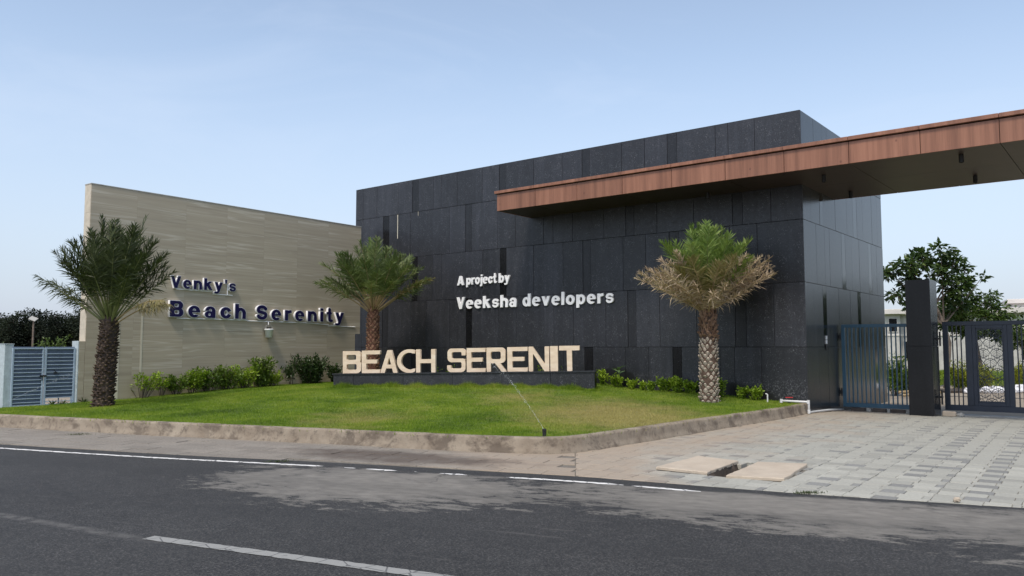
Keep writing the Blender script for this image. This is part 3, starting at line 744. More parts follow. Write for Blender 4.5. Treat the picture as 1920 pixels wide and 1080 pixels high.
for i in range(-12, 70):
    for j in range(-10, 22):
        q00 = j * MOD
        lane = j in (0, -1, 2, 3, 5)
        if i % 2 == 0: run = [(-0.085, 0.16, 'd'), (0.16, 0.445, 'l'), (0.445, 0.73, 'l')]
        else: run = [(-0.13, 0.12, 'l'), (0.12, 0.37, 'l'), (0.37, 0.455, 's'), (0.455, 0.685, 'l')]
        for a_, b_, ty in run:
            p0, p1 = i * RP, (i + 1) * RP; q0, q1 = q00 + a_, q00 + b_
            c = gxy((p0 + p1) / 2, (q0 + q1) / 2); x = pr.random()
            if ty == 'd': mt = 'paver_dark' if x < (0.80 if lane else 0.28) else 'paver_mid' if x < 0.9 else 'paver_light'
            elif ty == 's': mt = 'paver_dark' if x < 0.30 else 'paver_mid'
            else: mt = 'paver_dark' if x < 0.012 else 'paver_mid' if x < 0.16 else 'paver_light'
            poly = [gxy(p0 + gap / 2, q0 + gap / 2), gxy(p1 - gap / 2, q0 + gap / 2), gxy(p1 - gap / 2, q1 - gap / 2), gxy(p0 + gap / 2, q1 - gap / 2)]
            if not inside(DRIVE, [c[0]], [c[1]])[0]: continue
            if inside(PIT, [c[0]], [c[1]])[0] or inside(S1, [c[0]], [c[1]])[0] or inside(S2, [c[0]], [c[1]])[0] or inside(HOLE, [c[0]], [c[1]])[0]: continue
            full = poly; poly = clip_edge(poly)
            if poly is None or area(poly) < 0.002: continue
            if c[0] < 1.35: poly = clip_half(poly, (0.80, 10.25), (0.9971, -0.0764))
            if len(poly) < 3 or area(poly) < 0.002: continue
            cells.append((c, poly, mt, (round(b_ - a_, 3) if area(poly) > 0.98 * area(full) else 0)))
def inview(c):
    px = 960 + 1514 * c[0] / max(0.5, c[1]); return -30 < px < 1950 and c[1] > 5.0
vis = sorted([k for k in cells if inview(k[0])], key=lambda k: math.hypot(*k[0]))
solo = set(id(k) for k in vis[:300])
drive = empty('driveway', (0, 0, 0)); tag(drive, kind='structure')
T = -0.07
def paver_mesh(poly, c, ang, mat, name):
    ca, sa = math.cos(-ang), math.sin(-ang)
    loc = [((p[0] - c[0]) * ca - (p[1] - c[1]) * sa, (p[0] - c[0]) * sa + (p[1] - c[1]) * ca) for p in poly]
    m = MB(); a = sum(loc[i][0] * loc[(i + 1) % len(loc)][1] - loc[(i + 1) % len(loc)][0] * loc[i][1] for i in range(len(loc)))
    if a < 0: loc = loc[::-1]
    n = len(loc); cx = sum(p[0] for p in loc) / n; cy = sum(p[1] for p in loc) / n
    e = 0.006
    ins = [(p[0] + (cx - p[0]) * e / max(0.02, math.hypot(p[0] - cx, p[1] - cy)), p[1] + (cy - p[1]) * e / max(0.02, math.hypot(p[0] - cx, p[1] - cy))) for p in loc]
    m.add([(*p, T) for p in loc] + [(*p, -e) for p in loc] + [(*p, 0) for p in ins],
          [(i, (i + 1) % n, n + (i + 1) % n, n + i) for i in range(n)] + [(n + i, n + (i + 1) % n, 2 * n + (i + 1) % n, 2 * n + i) for i in range(n)] + [tuple(range(2 * n, 3 * n))])
    return m
GANG = math.atan2(GQ[1], GQ[0])
shared = {}
rest = {k: MB() for k in ('paver_light', 'paver_mid', 'paver_dark')}
for kk in cells:
    c, poly, mt, full = kk
    zz = drive_z(*c) + pr.normal(0, 0.0018)
    if id(kk) in solo:
        if full:
            if (mt, full) not in shared: shared[(mt, full)] = paver_mesh(poly, c, GANG, mt, 'paver').mesh('paver', M[mt])
            me = shared[(mt, full)]
        else: me = paver_mesh(poly, c, GANG, mt, 'paver').mesh('paver_cut', M[mt])
        link('paver', me, drive, (*c, zz), (pr.normal(0, 0.004), pr.normal(0, 0.004), GANG))
    else:
        m = paver_mesh(poly, (0, 0), 0.0, mt, 'paver')
        rest[mt].add([(v[0], v[1], v[2] + zz) for v in m.v], m.f)
for mt, m in rest.items():
    if m.f: tag(m.build('paver_field', M[mt], drive), kind='stuff')
# bedding sand under the joints, left open over the pit
bd = MB()
for i in range(-16, 82):
    for j in range(-20, 42):
        c = gxy((i + .5) * RP, (j + .5) * RL)
        q = [gxy(i * RP, j * RL), gxy((i + 1) * RP, j * RL), gxy((i + 1) * RP, (j + 1) * RL), gxy(i * RP, (j + 1) * RL)]
        if not inside(DRIVE, [p[0] for p in q], [p[1] for p in q]).any(): continue
        if c[0] < 1.4: q = clip_half(q, (0.80, 10.25), (0.9971, -0.0764))
        if len(q) < 3: continue
        ha = (np.array(HOLE[0]) + np.array(HOLE[3])) / 2; hb = (np.array(HOLE[1]) + np.array(HOLE[2])) / 2; hd = (hb - ha) / np.linalg.norm(hb - ha); hc = np.array(c) - ha
        if -0.06 < hc @ hd < np.linalg.norm(hb - ha) + 0.06 and abs(hc[0] * hd[1] - hc[1] * hd[0]) < 0.30: continue
        z0 = -0.011
        q = clip_edge(q)
        if q is None or len(q) < 3: continue
        bd.add([(p[0], p[1], drive_z(*p) + z0) for p in q], [tuple(range(len(q)))])
tag(bd.build('joint_sand', M['bedding'], drive), kind='structure')

# footpath beside the kerb: larger sandy pavers laid along the road
foot = empty('footpath', (0, 0, 0)); tag(foot, kind='structure')
FA = math.atan2(RD[1], RD[0]); k_ = 0; FP = []
KP = K + KN * 0.05
FOOT = [tuple(p) for p in KP if -16.5 < p[0] < 0.99] + [(0.98, 12.6), (0.80, 10.25)] + [tuple(p) for p in E_[::-1] if -16.5 < p[0] < 0.80]
Lx, Lw = 0.60, 0.30; fr_ = np.random.default_rng(31); fshared = {}
for j in range(-2, 16):
    for i in range(-34, 5):
        sh = 0 if j % 2 == 0 else Lx / 2
        a0, b0 = i * Lx + sh, -j * Lw
        c = rxy(a0 + Lx / 2, b0 - Lw / 2)
        if not inside(FOOT, [c[0]], [c[1]])[0]: continue
        g = 0.008
        poly = [rxy(a0 + g / 2, b0 - g / 2), rxy(a0 + Lx - g / 2, b0 - g / 2), rxy(a0 + Lx - g / 2, b0 - Lw + g / 2), rxy(a0 + g / 2, b0 - Lw + g / 2)]
        full = poly; poly = clip_edge(poly)
        if poly is None or len(poly) < 3: continue
        if c[0] > 0.2: poly = clip_half(poly, (0.79, 10.25), (-0.9971, 0.0764))
        if len(poly) < 3 or area(poly) < 0.01: continue
        mt = 'paver_tan'
        if area(poly) > 0.98 * area(full):
            if mt not in fshared: fshared[mt] = paver_mesh(poly, c, FA, mt, 'paver').mesh('path_paver', M[mt])
            me = fshared[mt]
        else: me = paver_mesh(poly, c, FA, mt, 'paver').mesh('path_paver_cut', M[mt])
        link('paver', me, foot, (*c, fr_.normal(0, 0.002)), (fr_.normal(0, .004), fr_.normal(0, .004), FA))
m = MB(); m.prism([tuple(p) for p in KP[::6] if -30 < p[0] < 0.99] + [(0.98, 12.6), (0.80, 10.25)] + [tuple(p) for p in E_[::-1] if -30 < p[0] < 0.80], -0.3, -0.013)
tag(m.build('joint_sand', M['bedding'], foot), kind='structure')

# the two cast covers and the open slot between them
def cover(poly, label, tilt):
    c = np.mean(poly, axis=0); m = MB()
    loc = [(p[0] - c[0], p[1] - c[1]) for p in poly]
    pts = []                                      # chipped edges
    for i in range(4):
        a = np.array(loc[i]); b = np.array(loc[(i + 1) % 4])
        for t in np.linspace(0, 1, 14)[:-1]: pts.append(tuple(a + (b - a) * t + rng.normal(0, 0.006, 2)))
    if sum(pts[i][0] * pts[(i + 1) % len(pts)][1] - pts[(i + 1) % len(pts)][0] * pts[i][1] for i in range(len(pts))) < 0: pts = pts[::-1]
    n = len(pts); ins = [(p[0] * 0.985, p[1] * 0.985) for p in pts]
    m.add([(*p, -0.034) for p in pts] + [(*p, -0.004 + rng.normal(0, .002)) for p in pts] + [(*p, 0.004) for p in ins],
          [(i, (i + 1) % n, n + (i + 1) % n, n + i) for i in range(n)] + [(n + i, n + (i + 1) % n, 2 * n + (i + 1) % n, 2 * n + i) for i in range(n)] + [tuple(range(2 * n, 3 * n))])
    o = m.build('concrete_cover', M['cover'], None, loc=(c[0], c[1], 0.032), rot=tilt)
    tag(o, label, 'drain cover', 'concrete drain covers in the driveway')
cover(S1, 'square sandy concrete cover on the kerb side of the open slot', (0.0, 0.004, 0))
cover(S2, 'long sandy concrete cover on the gate side of the open slot', (0.004, 0.0, 0))
m = MB(); r_ = np.random.default_rng(3)
a, b, c_, d = [np.array(p) for p in HOLE]
nn_ = 20; vs = []
for i in range(nn_ + 1):
    t = i / nn_
    l = a + (b - a) * t; r = d + (c_ - d) * t
    for q, z in ((l + (l - r) * 0.02, 0.012), (l + (r - l) * 0.12, -0.10), (l + (r - l) * 0.5, -0.24), (r - (r - l) * 0.10, -0.20), (r + (r - l) * 0.04, -0.03)):
        vs.append((q[0] + r_.normal(0, .012), q[1] + r_.normal(0, .012), z + r_.normal(0, .012)))
m.add(vs, [(i * 5 + j, (i + 1) * 5 + j, (i + 1) * 5 + j + 1, i * 5 + j + 1) for i in range(nn_) for j in range(4)])
tag(m.build('drain_slot', M['soil'], smooth=True), kind='structure')

# ------------------------------------------------------------------ gatehouse clad in dark granite
bld = empty('entrance_building', (C[0], C[1], 0), BROT)
tag(bld, 'tall windowless gatehouse clad in dark granite panels behind the lawn', 'building')
mb = MB(); mb.box(-16.85, 0, 0, 7.6, -0.4, 7.585)
mb.build('wall', M['core'], bld)
RZ = [(6.43, 7.607), (4.82, 6.43), (3.24, 4.82), (1.62, 3.24), (-0.3, 1.62)]
FR = [[16.85, 16.44, 15.68, 14.54, 13.81, 13.5, 12.78, 12.4, 11.65, 10.52, 9.79, 9.51, 8.39, 7.29, 6.56, 6.28, 5.17, 4.42, 3.7, 3.4, 2.26, 1.9, 1.17, -0.03],
      [16.85, 16.42, 15.32, 15.0, 14.54, 13.89, 12.0, 11.27, 10.98, 9.86, 9.12, 8.0, 7.64, 6.92, 5.8, 5.06, 4.79, 4.05, 2.93, 1.82, 1.54, 0.78, -0.03],
      [16.85, 16.42, 15.66, 14.54, 13.79, 13.52, 12.75, 12.36, 10.5, 9.76, 9.49, 8.39, 7.27, 6.55, 6.27, 5.16, 4.42, 3.68, 3.39, 2.28, 1.91, 1.16, -0.03],
      [16.85, 16.42, 15.32, 15.0, 13.84, 13.07, 11.97, 11.23, 10.96, 9.84, 9.09, 8.0, 7.62, 6.9, 5.76, 5.02, 4.75, 4.0, 2.89, 1.8, 1.5, 0.76, -0.03],
      [16.85, 16.42, 15.66, 14.54, 13.79, 13.52, 12.75, 12.36, 10.5, 9.76, 9.49, 8.39, 7.27, 6.51, 6.21, 5.12, 4.36, 3.62, 3.35, 2.24, 1.84, 1.12, -0.03]]
g = 0.009
pg = np.random.default_rng(41)
for (z0, z1), row in zip(RZ, FR):
    for a, b in zip(row[:-1], row[1:]):
        strip = (a - b) < 0.335
        low = z1 < 2
        th = 0.024 + pg.uniform(0, 0.006) - (0.012 if strip else 0)
        mb = MB(); mb.box(-a + g / 2, -b - (g / 2 if b > 0 else 0), -th, 0.0005, z0 + g / 2, z1 - g / 2, bev=0.004)
        mt = ('granite_polished' if (round(z0, 2), a) in ((3.24, 13.79), (3.24, 9.76), (1.62, 11.23), (-0.3, 3.62), (-0.3, 6.51), (4.82, 15.32)) else 'granite_strip') if strip else ('granite_wet' if low else 'granite')
        mb.build('polished_panel' if strip else 'panel', M[mt], bld)
SR = [[0.95, 1.64, 2.06, 3.14, 3.49, 4.12, 4.89, 5.88, 6.21, 6.81], [0.58, 1.31, 1.58, 2.65, 3.73, 4.35, 4.74, 5.36, 6.39, 7.02],
      [0.95, 1.64, 2.06, 3.14, 3.49, 4.12, 4.89, 5.88, 6.21, 6.81], [0.67, 1.37, 1.68, 2.76, 3.84, 4.57, 4.9, 5.9, 6.9], [0.95, 1.7, 2.7, 3.8, 4.9, 5.9, 6.35, 6.62]]
MS = [[3.14, 5.88], [1.31, 4.35], [3.14, 5.88], [1.37, 4.57], [6.35]]
for (z0, z1), row, ms in zip(RZ, SR, MS):
    row = [0.0] + row + [7.6]
    for a, b in zip(row[:-1], row[1:]):
        mir = a in ms
        th = 0.026 + pg.uniform(0, 0.004)
        mb = MB(); mb.box(-0.0005, th, a + g / 2, b - g / 2, z0 + g / 2, z1 - g / 2, bev=0.003)
        mb.build('mirror_panel' if mir else 'panel', M['mirror_strip' if mir else 'granite_side'], bld)
for (z0, z1) in RZ:                                    # the two faces turned from the road
    mb = MB(); mb.box(-16.88, -16.8505, 0, 7.6, z0 + g / 2, z1 - g / 2, bev=0.004); mb.build('panel', M['granite'], bld)
    mb = MB(); mb.box(-16.85, 0, 7.6005, 7.63, z0 + g / 2, z1 - g / 2, bev=0.004); mb.build('panel', M['granite'], bld)
mb = MB(); mb.box(-16.86, 0.012, -0.008, 7.61, 7.60, 7.615); mb.build('parapet_cap', M['granite_dark'], bld)
for s, z0, z1, w in ((14.54, 5.55, 6.42, 0.022), (13.5, 6.28, 6.43, 0.012)):   # pale sealant run out of the joints
    mb = MB(); mb.box(-s - w, -s + w * 0.3, -0.034, -0.031, z0, z1); mb.build('sealant_run', M['trim_pale'], bld)

# switch plate on the drive side
t = empty('switch_plate', (*bxy(0.034, 1.53), 1.72), BROT)
tag(t, 'small white switch plate on the glossy side wall near the blue gate', 'switch')
mb = MB(); mb.box(0, 0.018, -0.055, 0.055, -0.02, 0.08, bev=0.004); mb.build('plate', M['white_plastic'], t)
mb = MB(); mb.box(0, 0.018, -0.055, 0.055, 0.095, 0.195, bev=0.004); mb.build('plate', M['white_plastic'], t)
mb = MB(); mb.box(0, 0.014, -0.06, 0.06, -0.17, -0.03, bev=0.003); mb.build('lock_plate', M['black_metal'], t)

# ------------------------------------------------------------------ cantilevered gate canopy
cn = empty('gate_canopy', (C[0], C[1], 0), BROT)
tag(cn, 'long wood-clad canopy running from the granite front out over the gateway', 'canopy')
cu0, cu1, cv0, cv1, cz0, czf, czt = -8.50, 10.42, -1.72, 2.68, 5.69, 6.18, 6.29
mb = MB(); mb.box(cu0 + 0.04, cu1 - 0.04, cv0 + 0.04, cv1 - 0.04, cz0 + 0.02, czt - 0.02); mb.build('frame', M['core'], cn)
js = [cu0] + [-7.07 + 1.4515 * i for i in range(12)] + [cu1]
for a, b in zip(js[:-1], js[1:]):
    mb = MB(); mb.box(a + 0.006, b - 0.006, cv0, cv0 + 0.038, cz0, czf, bev=0.003); mb.build('fascia_panel', M['wood'], cn)
    mb = MB(); mb.box(a + 0.006, b - 0.006, cv1 - 0.038, cv1, cz0, czf, bev=0.003); mb.build('fascia_panel', M['wood'], cn)
    mb = MB(); mb.box(a + 0.004 - (0.06 if a == cu0 else 0), b - 0.004, cv0 - 0.06, cv0 + 0.25, czf + 0.025, czt, bev=0.004); mb.build('cap_strip', M['wood'], cn)
    mb = MB(); mb.box(a + 0.004, b - 0.004, cv1 - 0.25, cv1 + 0.06, czf + 0.025, czt, bev=0.004); mb.build('cap_strip', M['wood'], cn)
for a, b in ((cv0 + 0.04, 0.48), (0.48, cv1 - 0.04)):
    mb = MB(); mb.box(cu0, cu0 + 0.038, a + 0.004, b - 0.004, cz0, czf, bev=0.003); mb.build('fascia_panel', M['wood'], cn)
    mb = MB(); mb.box(cu1 - 0.038, cu1, a + 0.004, b - 0.004, cz0, czf, bev=0.003); mb.build('fascia_panel', M['wood'], cn)
sj = [cu0 + 0.04] + [-7.07 + 1.4515 * i for i in range(0, 12, 2)] + [cu1 - 0.04]
for a, b in zip(sj[:-1], sj[1:]):
    for c_, d in ((cv0 + 0.042, 0.48), (0.48, cv1 - 0.042)):
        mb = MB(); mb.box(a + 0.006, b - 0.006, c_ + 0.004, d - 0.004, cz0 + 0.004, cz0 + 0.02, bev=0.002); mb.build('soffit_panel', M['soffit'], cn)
for (u, v) in ((0.81, -0.82), (0.72, 1.70), (3.75, -1.10), (3.62, 1.50), (-2.29, -0.51), (6.7, -1.1), (6.6, 1.5)):
    mb = MB(); mb.lathe([(0.0, 0.0), (0.042, 0.0), (0.048, -0.01), (0.05, -0.17), (0.042, -0.175), (0.036, -0.14), (0.0, -0.14)], 14)
    o = mb.build('downlight', M['black_metal'], cn, smooth=False, loc=(u, v, cz0 + 0.003))

# ------------------------------------------------------------------ stone wall with the estate's name
wl = empty('stone_wall', (A[0], A[1], 0), WROT)
tag(wl, 'high beige vein-cut stone wall carrying the navy lettering', 'wall')
WL, WH, WT = 9.61, 6.03, 0.34
mb = MB(); mb.box(0.02, WL - 0.02, 0.02, WT - 0.02, -0.4, WH - 0.02); mb.build('core', M['core'], wl)
xs = [0.0, 1.30, 2.82, 4.22, 5.60, 6.95, 8.30, WL]
zs = [-0.3, 0.52, 1.31, 2.10, 2.89, 3.68, 4.47, 5.26, WH]
for i in range(len(xs) - 1):
    for j in range(len(zs) - 1):
        x1 = xs[i + 1]
        if i == len(xs) - 2 and zs[j + 1] > 2.7: x1 = WL + 0.24      # the upper courses run on over the recess
        mb = MB(); mb.box(xs[i] + 0.0006, x1 - 0.0006, -0.0005 - abs(pg.normal(0, 0.0008)), 0.021, zs[j] + 0.0006, zs[j + 1] - 0.0006, bev=0.0008)
        mb.build('panel', M['travertine'], wl)
for j in range(len(zs) - 1):
    mb = MB(); mb.box(-0.004, 0.0195, 0.022, WT - 0.002, zs[j] + 0.0015, zs[j + 1] - 0.0015, bev=0.002); mb.build('end_panel', M['end_render'], wl)
mb = MB(); mb.box(0.0, WL + 0.2, WT - 0.019, WT, -0.3, WH - 0.03); mb.build('rear_face', M['end_render'], wl)
mb = MB(); mb.box(-0.012, WL + 0.252, -0.012, WT + 0.012, WH, WH + 0.03, bev=0.004); mb.build('coping', M['concrete_grey'], wl)
mb = MB(); mb.box(WL - 0.0185, WL + 0.10, 0.10, WT - 0.03, -0.3, 2.89); mb.build('return_panel', M['travertine'], wl)
mb = MB(); mb.box(WL, WL + 0.238, 0.022, WT - 0.03, 2.89, WH - 0.01); mb.build('lintel', M['travertine'], wl)
for x, w, z0, z1 in ((0.86, 0.12, 0.0, 2.62), (1.55, 0.055, 0.55, 2.50)):
    mb = MB(); mb.box(x - w / 2, x + w / 2, -0.008, -0.0042, z0, z1); mb.build('trim_strip', M['trim_pale'], wl)
mb = MB(); mb.box(-0.16, -0.0045, 0.0, WT, -0.3, 1.775, bev=0.006); mb.build('gate_pier', M['travertine'], wl)
mb = MB(); mb.box(-0.185, -0.1605, 0.0, WT, -0.3, 1.78, bev=0.004); mb.build('pier_end', M['pillar_paint'], wl)

# junction box in the recess
mb = MB(); mb.box(0, 0.10, -0.05, 0, 0, 0.26, bev=0.008)
tag(mb.build('junction_box', M['concrete_grey'], None, loc=(*wxy(WL + 0.01, 0.098), 2.22), rot=(0, 0, WROT)), 'grey junction box in the recess at the far end of the stone wall', 'junction box')

# ------------------------------------------------------------------ lettering: outlines drawn with thick strokes, traced to polygons
def ell(cx, cy, rx, ry): return lambda x, y: (np.sqrt(((x - cx) / rx) ** 2 + ((y - cy) / ry) ** 2) - 1) * min(rx, ry)
def bx(x0, y0, x1, y1): return lambda x, y: np.maximum(np.maximum(x0 - x, x - x1), np.maximum(y0 - y, y - y1))
def rbx(x0, y0, x1, y1, r):
    def f(x, y):
        qx = np.abs(x - (x0 + x1) / 2) - (x1 - x0) / 2 + r; qy = np.abs(y - (y0 + y1) / 2) - (y1 - y0) / 2 + r
        return np.hypot(np.maximum(qx, 0), np.maximum(qy, 0)) + np.minimum(np.maximum(qx, qy), 0) - r
    return f
def poly(*pts):
    a = sum(pts[i][0] * pts[(i + 1) % len(pts)][1] - pts[(i + 1) % len(pts)][0] * pts[i][1] for i in range(len(pts)))
    P_ = pts if a > 0 else pts[::-1]
    def f(x, y):
        r = None
        for i in range(len(P_)):
            (ax, ay), (bx_, by) = P_[i], P_[(i + 1) % len(P_)]
            L = math.hypot(bx_ - ax, by - ay)
            d = ((x - ax) * (by - ay) - (y - ay) * (bx_ - ax)) / L
            r = d if r is None else np.maximum(r, d)
        return r
    return f
def pline(pts, w):
    def f(x, y):
        r = None
        for (ax, ay), (bx_, by) in zip(pts[:-1], pts[1:]):
            dx, dy = bx_ - ax, by - ay; t = np.clip(((x - ax) * dx + (y - ay) * dy) / (dx * dx + dy * dy + 1e-12), 0, 1)
            d = np.hypot(x - ax - t * dx, y - ay - t * dy); r = d if r is None else np.minimum(r, d)
        return r - w / 2
    return f
def un(*fs): return lambda x, y: np.minimum.reduce([f(x, y) for f in fs])
def su(a, *bs): return lambda x, y: np.maximum.reduce([a(x, y)] + [-b(x, y) for b in bs])
def it(*fs): return lambda x, y: np.maximum.reduce([f(x, y) for f in fs])
def ring(cx, cy, rx, ry, tx, ty): return su(ell(cx, cy, rx, ry), ell(cx, cy, rx - tx, ry - ty))
def arc(cx, cy, rx, ry, a0, a1, n=18): return [(cx + rx * math.cos(math.radians(a0 + (a1 - a0) * i / n)), cy + ry * math.sin(math.radians(a0 + (a1 - a0) * i / n))) for i in range(n + 1)]
xh = 0.735; w = 0.24
arch = lambda: un(bx(0, 0, w, xh), it(ring(.37, xh - .335, .36, .35, .235, .20), bx(0.02, xh - .335, .8, 1)), bx(.495, 0, .73, xh - .33))
sarc = lambda cx, y0, y1, rx, wd: pline(arc(cx, y1 - (y1 - y0) * .27, rx, (y1 - y0) * .27, 20, 215, 16) + [(cx + rx * .1, (y0 + y1) / 2 + 0.005)] + arc(cx, y0 + (y1 - y0) * .27, rx, (y1 - y0) * .27, 35, -160, 16), wd)
BOLD = {
 'A': (0.86, un(poly((0, 0), (.25, 0), (.56, 1), (.30, 1)), poly((.61, 0), (.86, 0), (.56, 1), (.30, 1)), bx(.2, .18, .66, .36))),
 'V': (0.84, un(poly((0, 1), (.235, 1), (.54, 0), (.30, 0)), poly((.605, 1), (.84, 1), (.54, 0), (.30, 0)))),
 'B': (0.80, su(un(bx(0, 0, .45, 1), rbx(.1, .46, .76, 1, .25), rbx(.1, 0, .80, .56, .27)), rbx(.245, .60, .52, .83, .09), rbx(.245, .17, .55, .42, .10))),
 'S': (0.80, sarc(.40, .108, .892, .28, .215)),
 'a': (0.70, un(ring(.285, .215, .285, .228, .20, .135), bx(.44, 0, .67, .5), it(ring(.345, .45, .325, .297, .215, .165), bx(-.1, .46, 1, 1)), bx(.03, .46, .24, .53))),
 'b': (0.74, un(bx(0, 0, w, 1), ring(.40, .365, .34, .378, .225, .185))),
 'c': (0.68, su(ring(.365, .365, .365, .378, .235, .19), poly((.37, .365), (.95, .60), (.95, .13)))),
 'd': (0.74, un(bx(.50, 0, .74, 1), ring(.34, .365, .34, .378, .225, .185))),
 'e': (0.73, su(un(ring(.365, .365, .365, .378, .235, .17), bx(.1, .325, .72, .435)), poly((.38, .328), (.95, .328), (.95, .13), (.62, .125), (.43, .185)))),
 'h': (0.73, un(arch(), bx(0, 0, w, 1))),
 'i': (0.24, un(bx(0, 0, w, xh), bx(0, .82, w, 1))),
 'j': (0.30, un(bx(.06, -.10, .30, xh), bx(.06, .82, .30, 1), it(ring(.05, -.06, .25, .20, .2, .15), bx(-.04, -.3, .31, -.06)))),
 'k': (0.76, un(bx(0, 0, w, 1), poly((.15, .25), (.15, .50), (.43, .735), (.72, .735)), poly((.22, .40), (.42, .56), (.77, 0), (.49, 0)))),
 'l': (0.24, bx(0, 0, w, 1)),
 'n': (0.73, arch()),
 'o': (0.75, ring(.375, .365, .375, .378, .235, .19)),
 'p': (0.74, un(bx(0, -.26, w, xh), ring(.40, .365, .34, .378, .225, .185))),
 'r': (0.50, un(bx(0, 0, w, xh), it(ring(.43, .37, .40, .378, .24, .2), bx(.1, .50, .50, 1)))),
 's': (0.68, sarc(.34, .085, .65, .225, .165)),
 't': (0.46, un(pline([(.24, .95), (.24, .22), (.27, .12), (.36, .095), (.44, .10)], .21), bx(0, .57, .44, xh))),
 'v': (0.74, un(poly((0, xh), (.25, xh), (.48, 0), (.26, 0)), poly((.49, xh), (.74, xh), (.48, 0), (.26, 0)))),
 'y': (0.75, un(poly((0, xh), (.255, xh), (.49, .06), (.28, -.02)), poly((.50, xh), (.75, xh), (.42, -.16), (.24, -.05)), it(pline([(.36, -.05), (.29, -.16), (.20, -.175), (.06, -.165)], .17), bx(-1, -.3, .5, .2)))),
 "'": (0.20, poly((0, 1), (.21, 1), (.17, .66), (.04, .66))),
}
q = 0.165
THIN = {
 'B': (0.74, su(un(rbx(0, 0.44, .72, 1, .17), rbx(0, 0, .74, .58, .18), bx(0, 0, .3, 1)), rbx(.15, .60, .54, .83, .06), rbx(.15, .155, .56, .41, .06))),
 'E': (0.74, un(bx(0, 0, .18, 1), bx(0, .83, .74, 1), bx(0, .425, .62, .595), bx(0, 0, .74, .155))),
 'A': (0.72, un(poly((0, 0), (.185, 0), (.46, 1), (.30, 1)), poly((.535, 0), (.72, 0), (.46, 1), (.30, 1)), bx(.14, .195, .58, .36))),
 'C': (0.78, su(ring(.52, .5, .52, .515, .175, .145), bx(.76, -.2, 1.3, 1.2), bx(.62, .17, 1.3, .83))),
 'H': (0.78, un(bx(0, 0, .17, 1), bx(.61, 0, .78, 1), bx(0, .40, .78, .57))),
 'S': (0.75, un(su(rbx(.02, .42, .75, 1, .17), rbx(.19, .57, .60, .85, .07), bx(.55, .55, .9, .70)), su(rbx(.0, 0, .74, .575, .17), rbx(.15, .155, .585, .43, .07), bx(-.1, .29, .165, .60)), bx(.59, .70, .75, .80), bx(0.0, .17, .15, .27))),
 'R': (0.80, un(su(un(rbx(0, .35, .74, 1, .19), bx(0, .35, .3, 1)), rbx(.165, .515, .56, .835, .07)), bx(0, 0, .165, 1), poly((.30, .40), (.50, .40), (.80, 0), (.585, 0)))),
 'N': (0.80, un(bx(0, 0, .17, 1), bx(.63, 0, .80, 1), poly((0, 1), (.16, 1), (.80, 0), (.61, 0)))),
 'I': (0.30, bx(0, 0, .30, 1)),
 'T': (0.84, un(bx(0, .815, .84, 1), bx(.315, 0, .525, 1))),
}
def trace(f, x0, x1, y0, y1, h=0.02, dil=0.0):
    nx = int((x1 - x0) / h) + 1; ny = int((y1 - y0) / h) + 1
    X, Y = np.meshgrid(x0 + np.arange(nx) * h, y0 + np.arange(ny) * h, indexing='ij')
    D = f(X, Y) - dil; D = np.where(np.abs(D) < 1e-6, 1e-6, D)
    segs = {}
    def pt(i, j, k, l):
        a, b = D[i, j], D[k, l]; t = a / (a - b)
        return (x0 + (i + (k - i) * t) * h, y0 + (j + (l - j) * t) * h)
    I_ = np.argwhere((D[:-1, :-1] < 0) | (D[1:, :-1] < 0) | (D[:-1, 1:] < 0) | (D[1:, 1:] < 0))
    for i, j in I_:
        c = [(i, j), (i + 1, j), (i + 1, j + 1), (i, j + 1)]; s = [D[a] < 0 for a in c]
        if all(s): continue
        cr = []
        for k in range(4):
            if s[k] != s[(k + 1) % 4]:
                e = tuple(sorted((c[k], c[(k + 1) % 4]))); cr.append((s[k], e, pt(*c[k], *c[(k + 1) % 4])))
        outs = [c_ for c_ in cr if c_[0]]; ins = [c_ for c_ in cr if not c_[0]]
        if len(outs) == 1: segs[outs[0][1]] = (ins[0][1], outs[0][2])
        else:
            k0 = cr.index(outs[0]); nx_ = cr[(k0 + 1) % 4]
            segs[outs[0][1]] = (cr[(k0 - 1) % 4][1], outs[0][2]); segs[outs[1][1]] = (nx_[1], outs[1][2])
    loops = []
    while segs:
        st = next(iter(segs)); cur = st; lp = []
        while cur in segs:
            nx_, p = segs.pop(cur); lp.append(p); cur = nx_
        if len(lp) < 4: continue
        lp = np.array(lp); keep = [0]                       # drop points that lie on straight runs
        for i in range(1, len(lp)):
            a = lp[keep[-1]]; b = lp[i]; c_ = lp[(i + 1) % len(lp)]
            if abs((b[0] - a[0]) * (c_[1] - a[1]) - (b[1] - a[1]) * (c_[0] - a[0])) > 0.00012: keep.append(i)
        loops.append(lp[keep])
    return loops
def solid(loops, sx, sy, depth, name, mat):
    cu = bpy.data.curves.new(name, 'CURVE'); cu.dimensions = '2D'; cu.fill_mode = 'BOTH'; cu.extrude = depth / 2
    for lp in loops:
        sp = cu.splines.new('POLY'); sp.points.add(len(lp) - 1); sp.use_cyclic_u = True
        for k, p in enumerate(lp): sp.points[k].co = (p[0] * sx, p[1] * sy, 0, 1)
    o = bpy.data.objects.new(name, cu); COL.objects.link(o)
    me = bpy.data.meshes.new_from_object(o.evaluated_get(bpy.context.evaluated_depsgraph_get()))
    bpy.data.objects.remove(o); bpy.data.curves.remove(cu)
    me.name = name; me.materials.clear(); me.materials.append(mat)
    co = np.empty(len(me.vertices) * 3, np.float32); me.vertices.foreach_get('co', co); co = co.reshape(-1, 3)
    me.vertices.foreach_set('co', np.column_stack([co[:, 0], -co[:, 2] + 0, co[:, 1]]).astype(np.float32).ravel())
    me.update(); return me                                  # stands in x-z, thickness along y, centred
_cache = {}
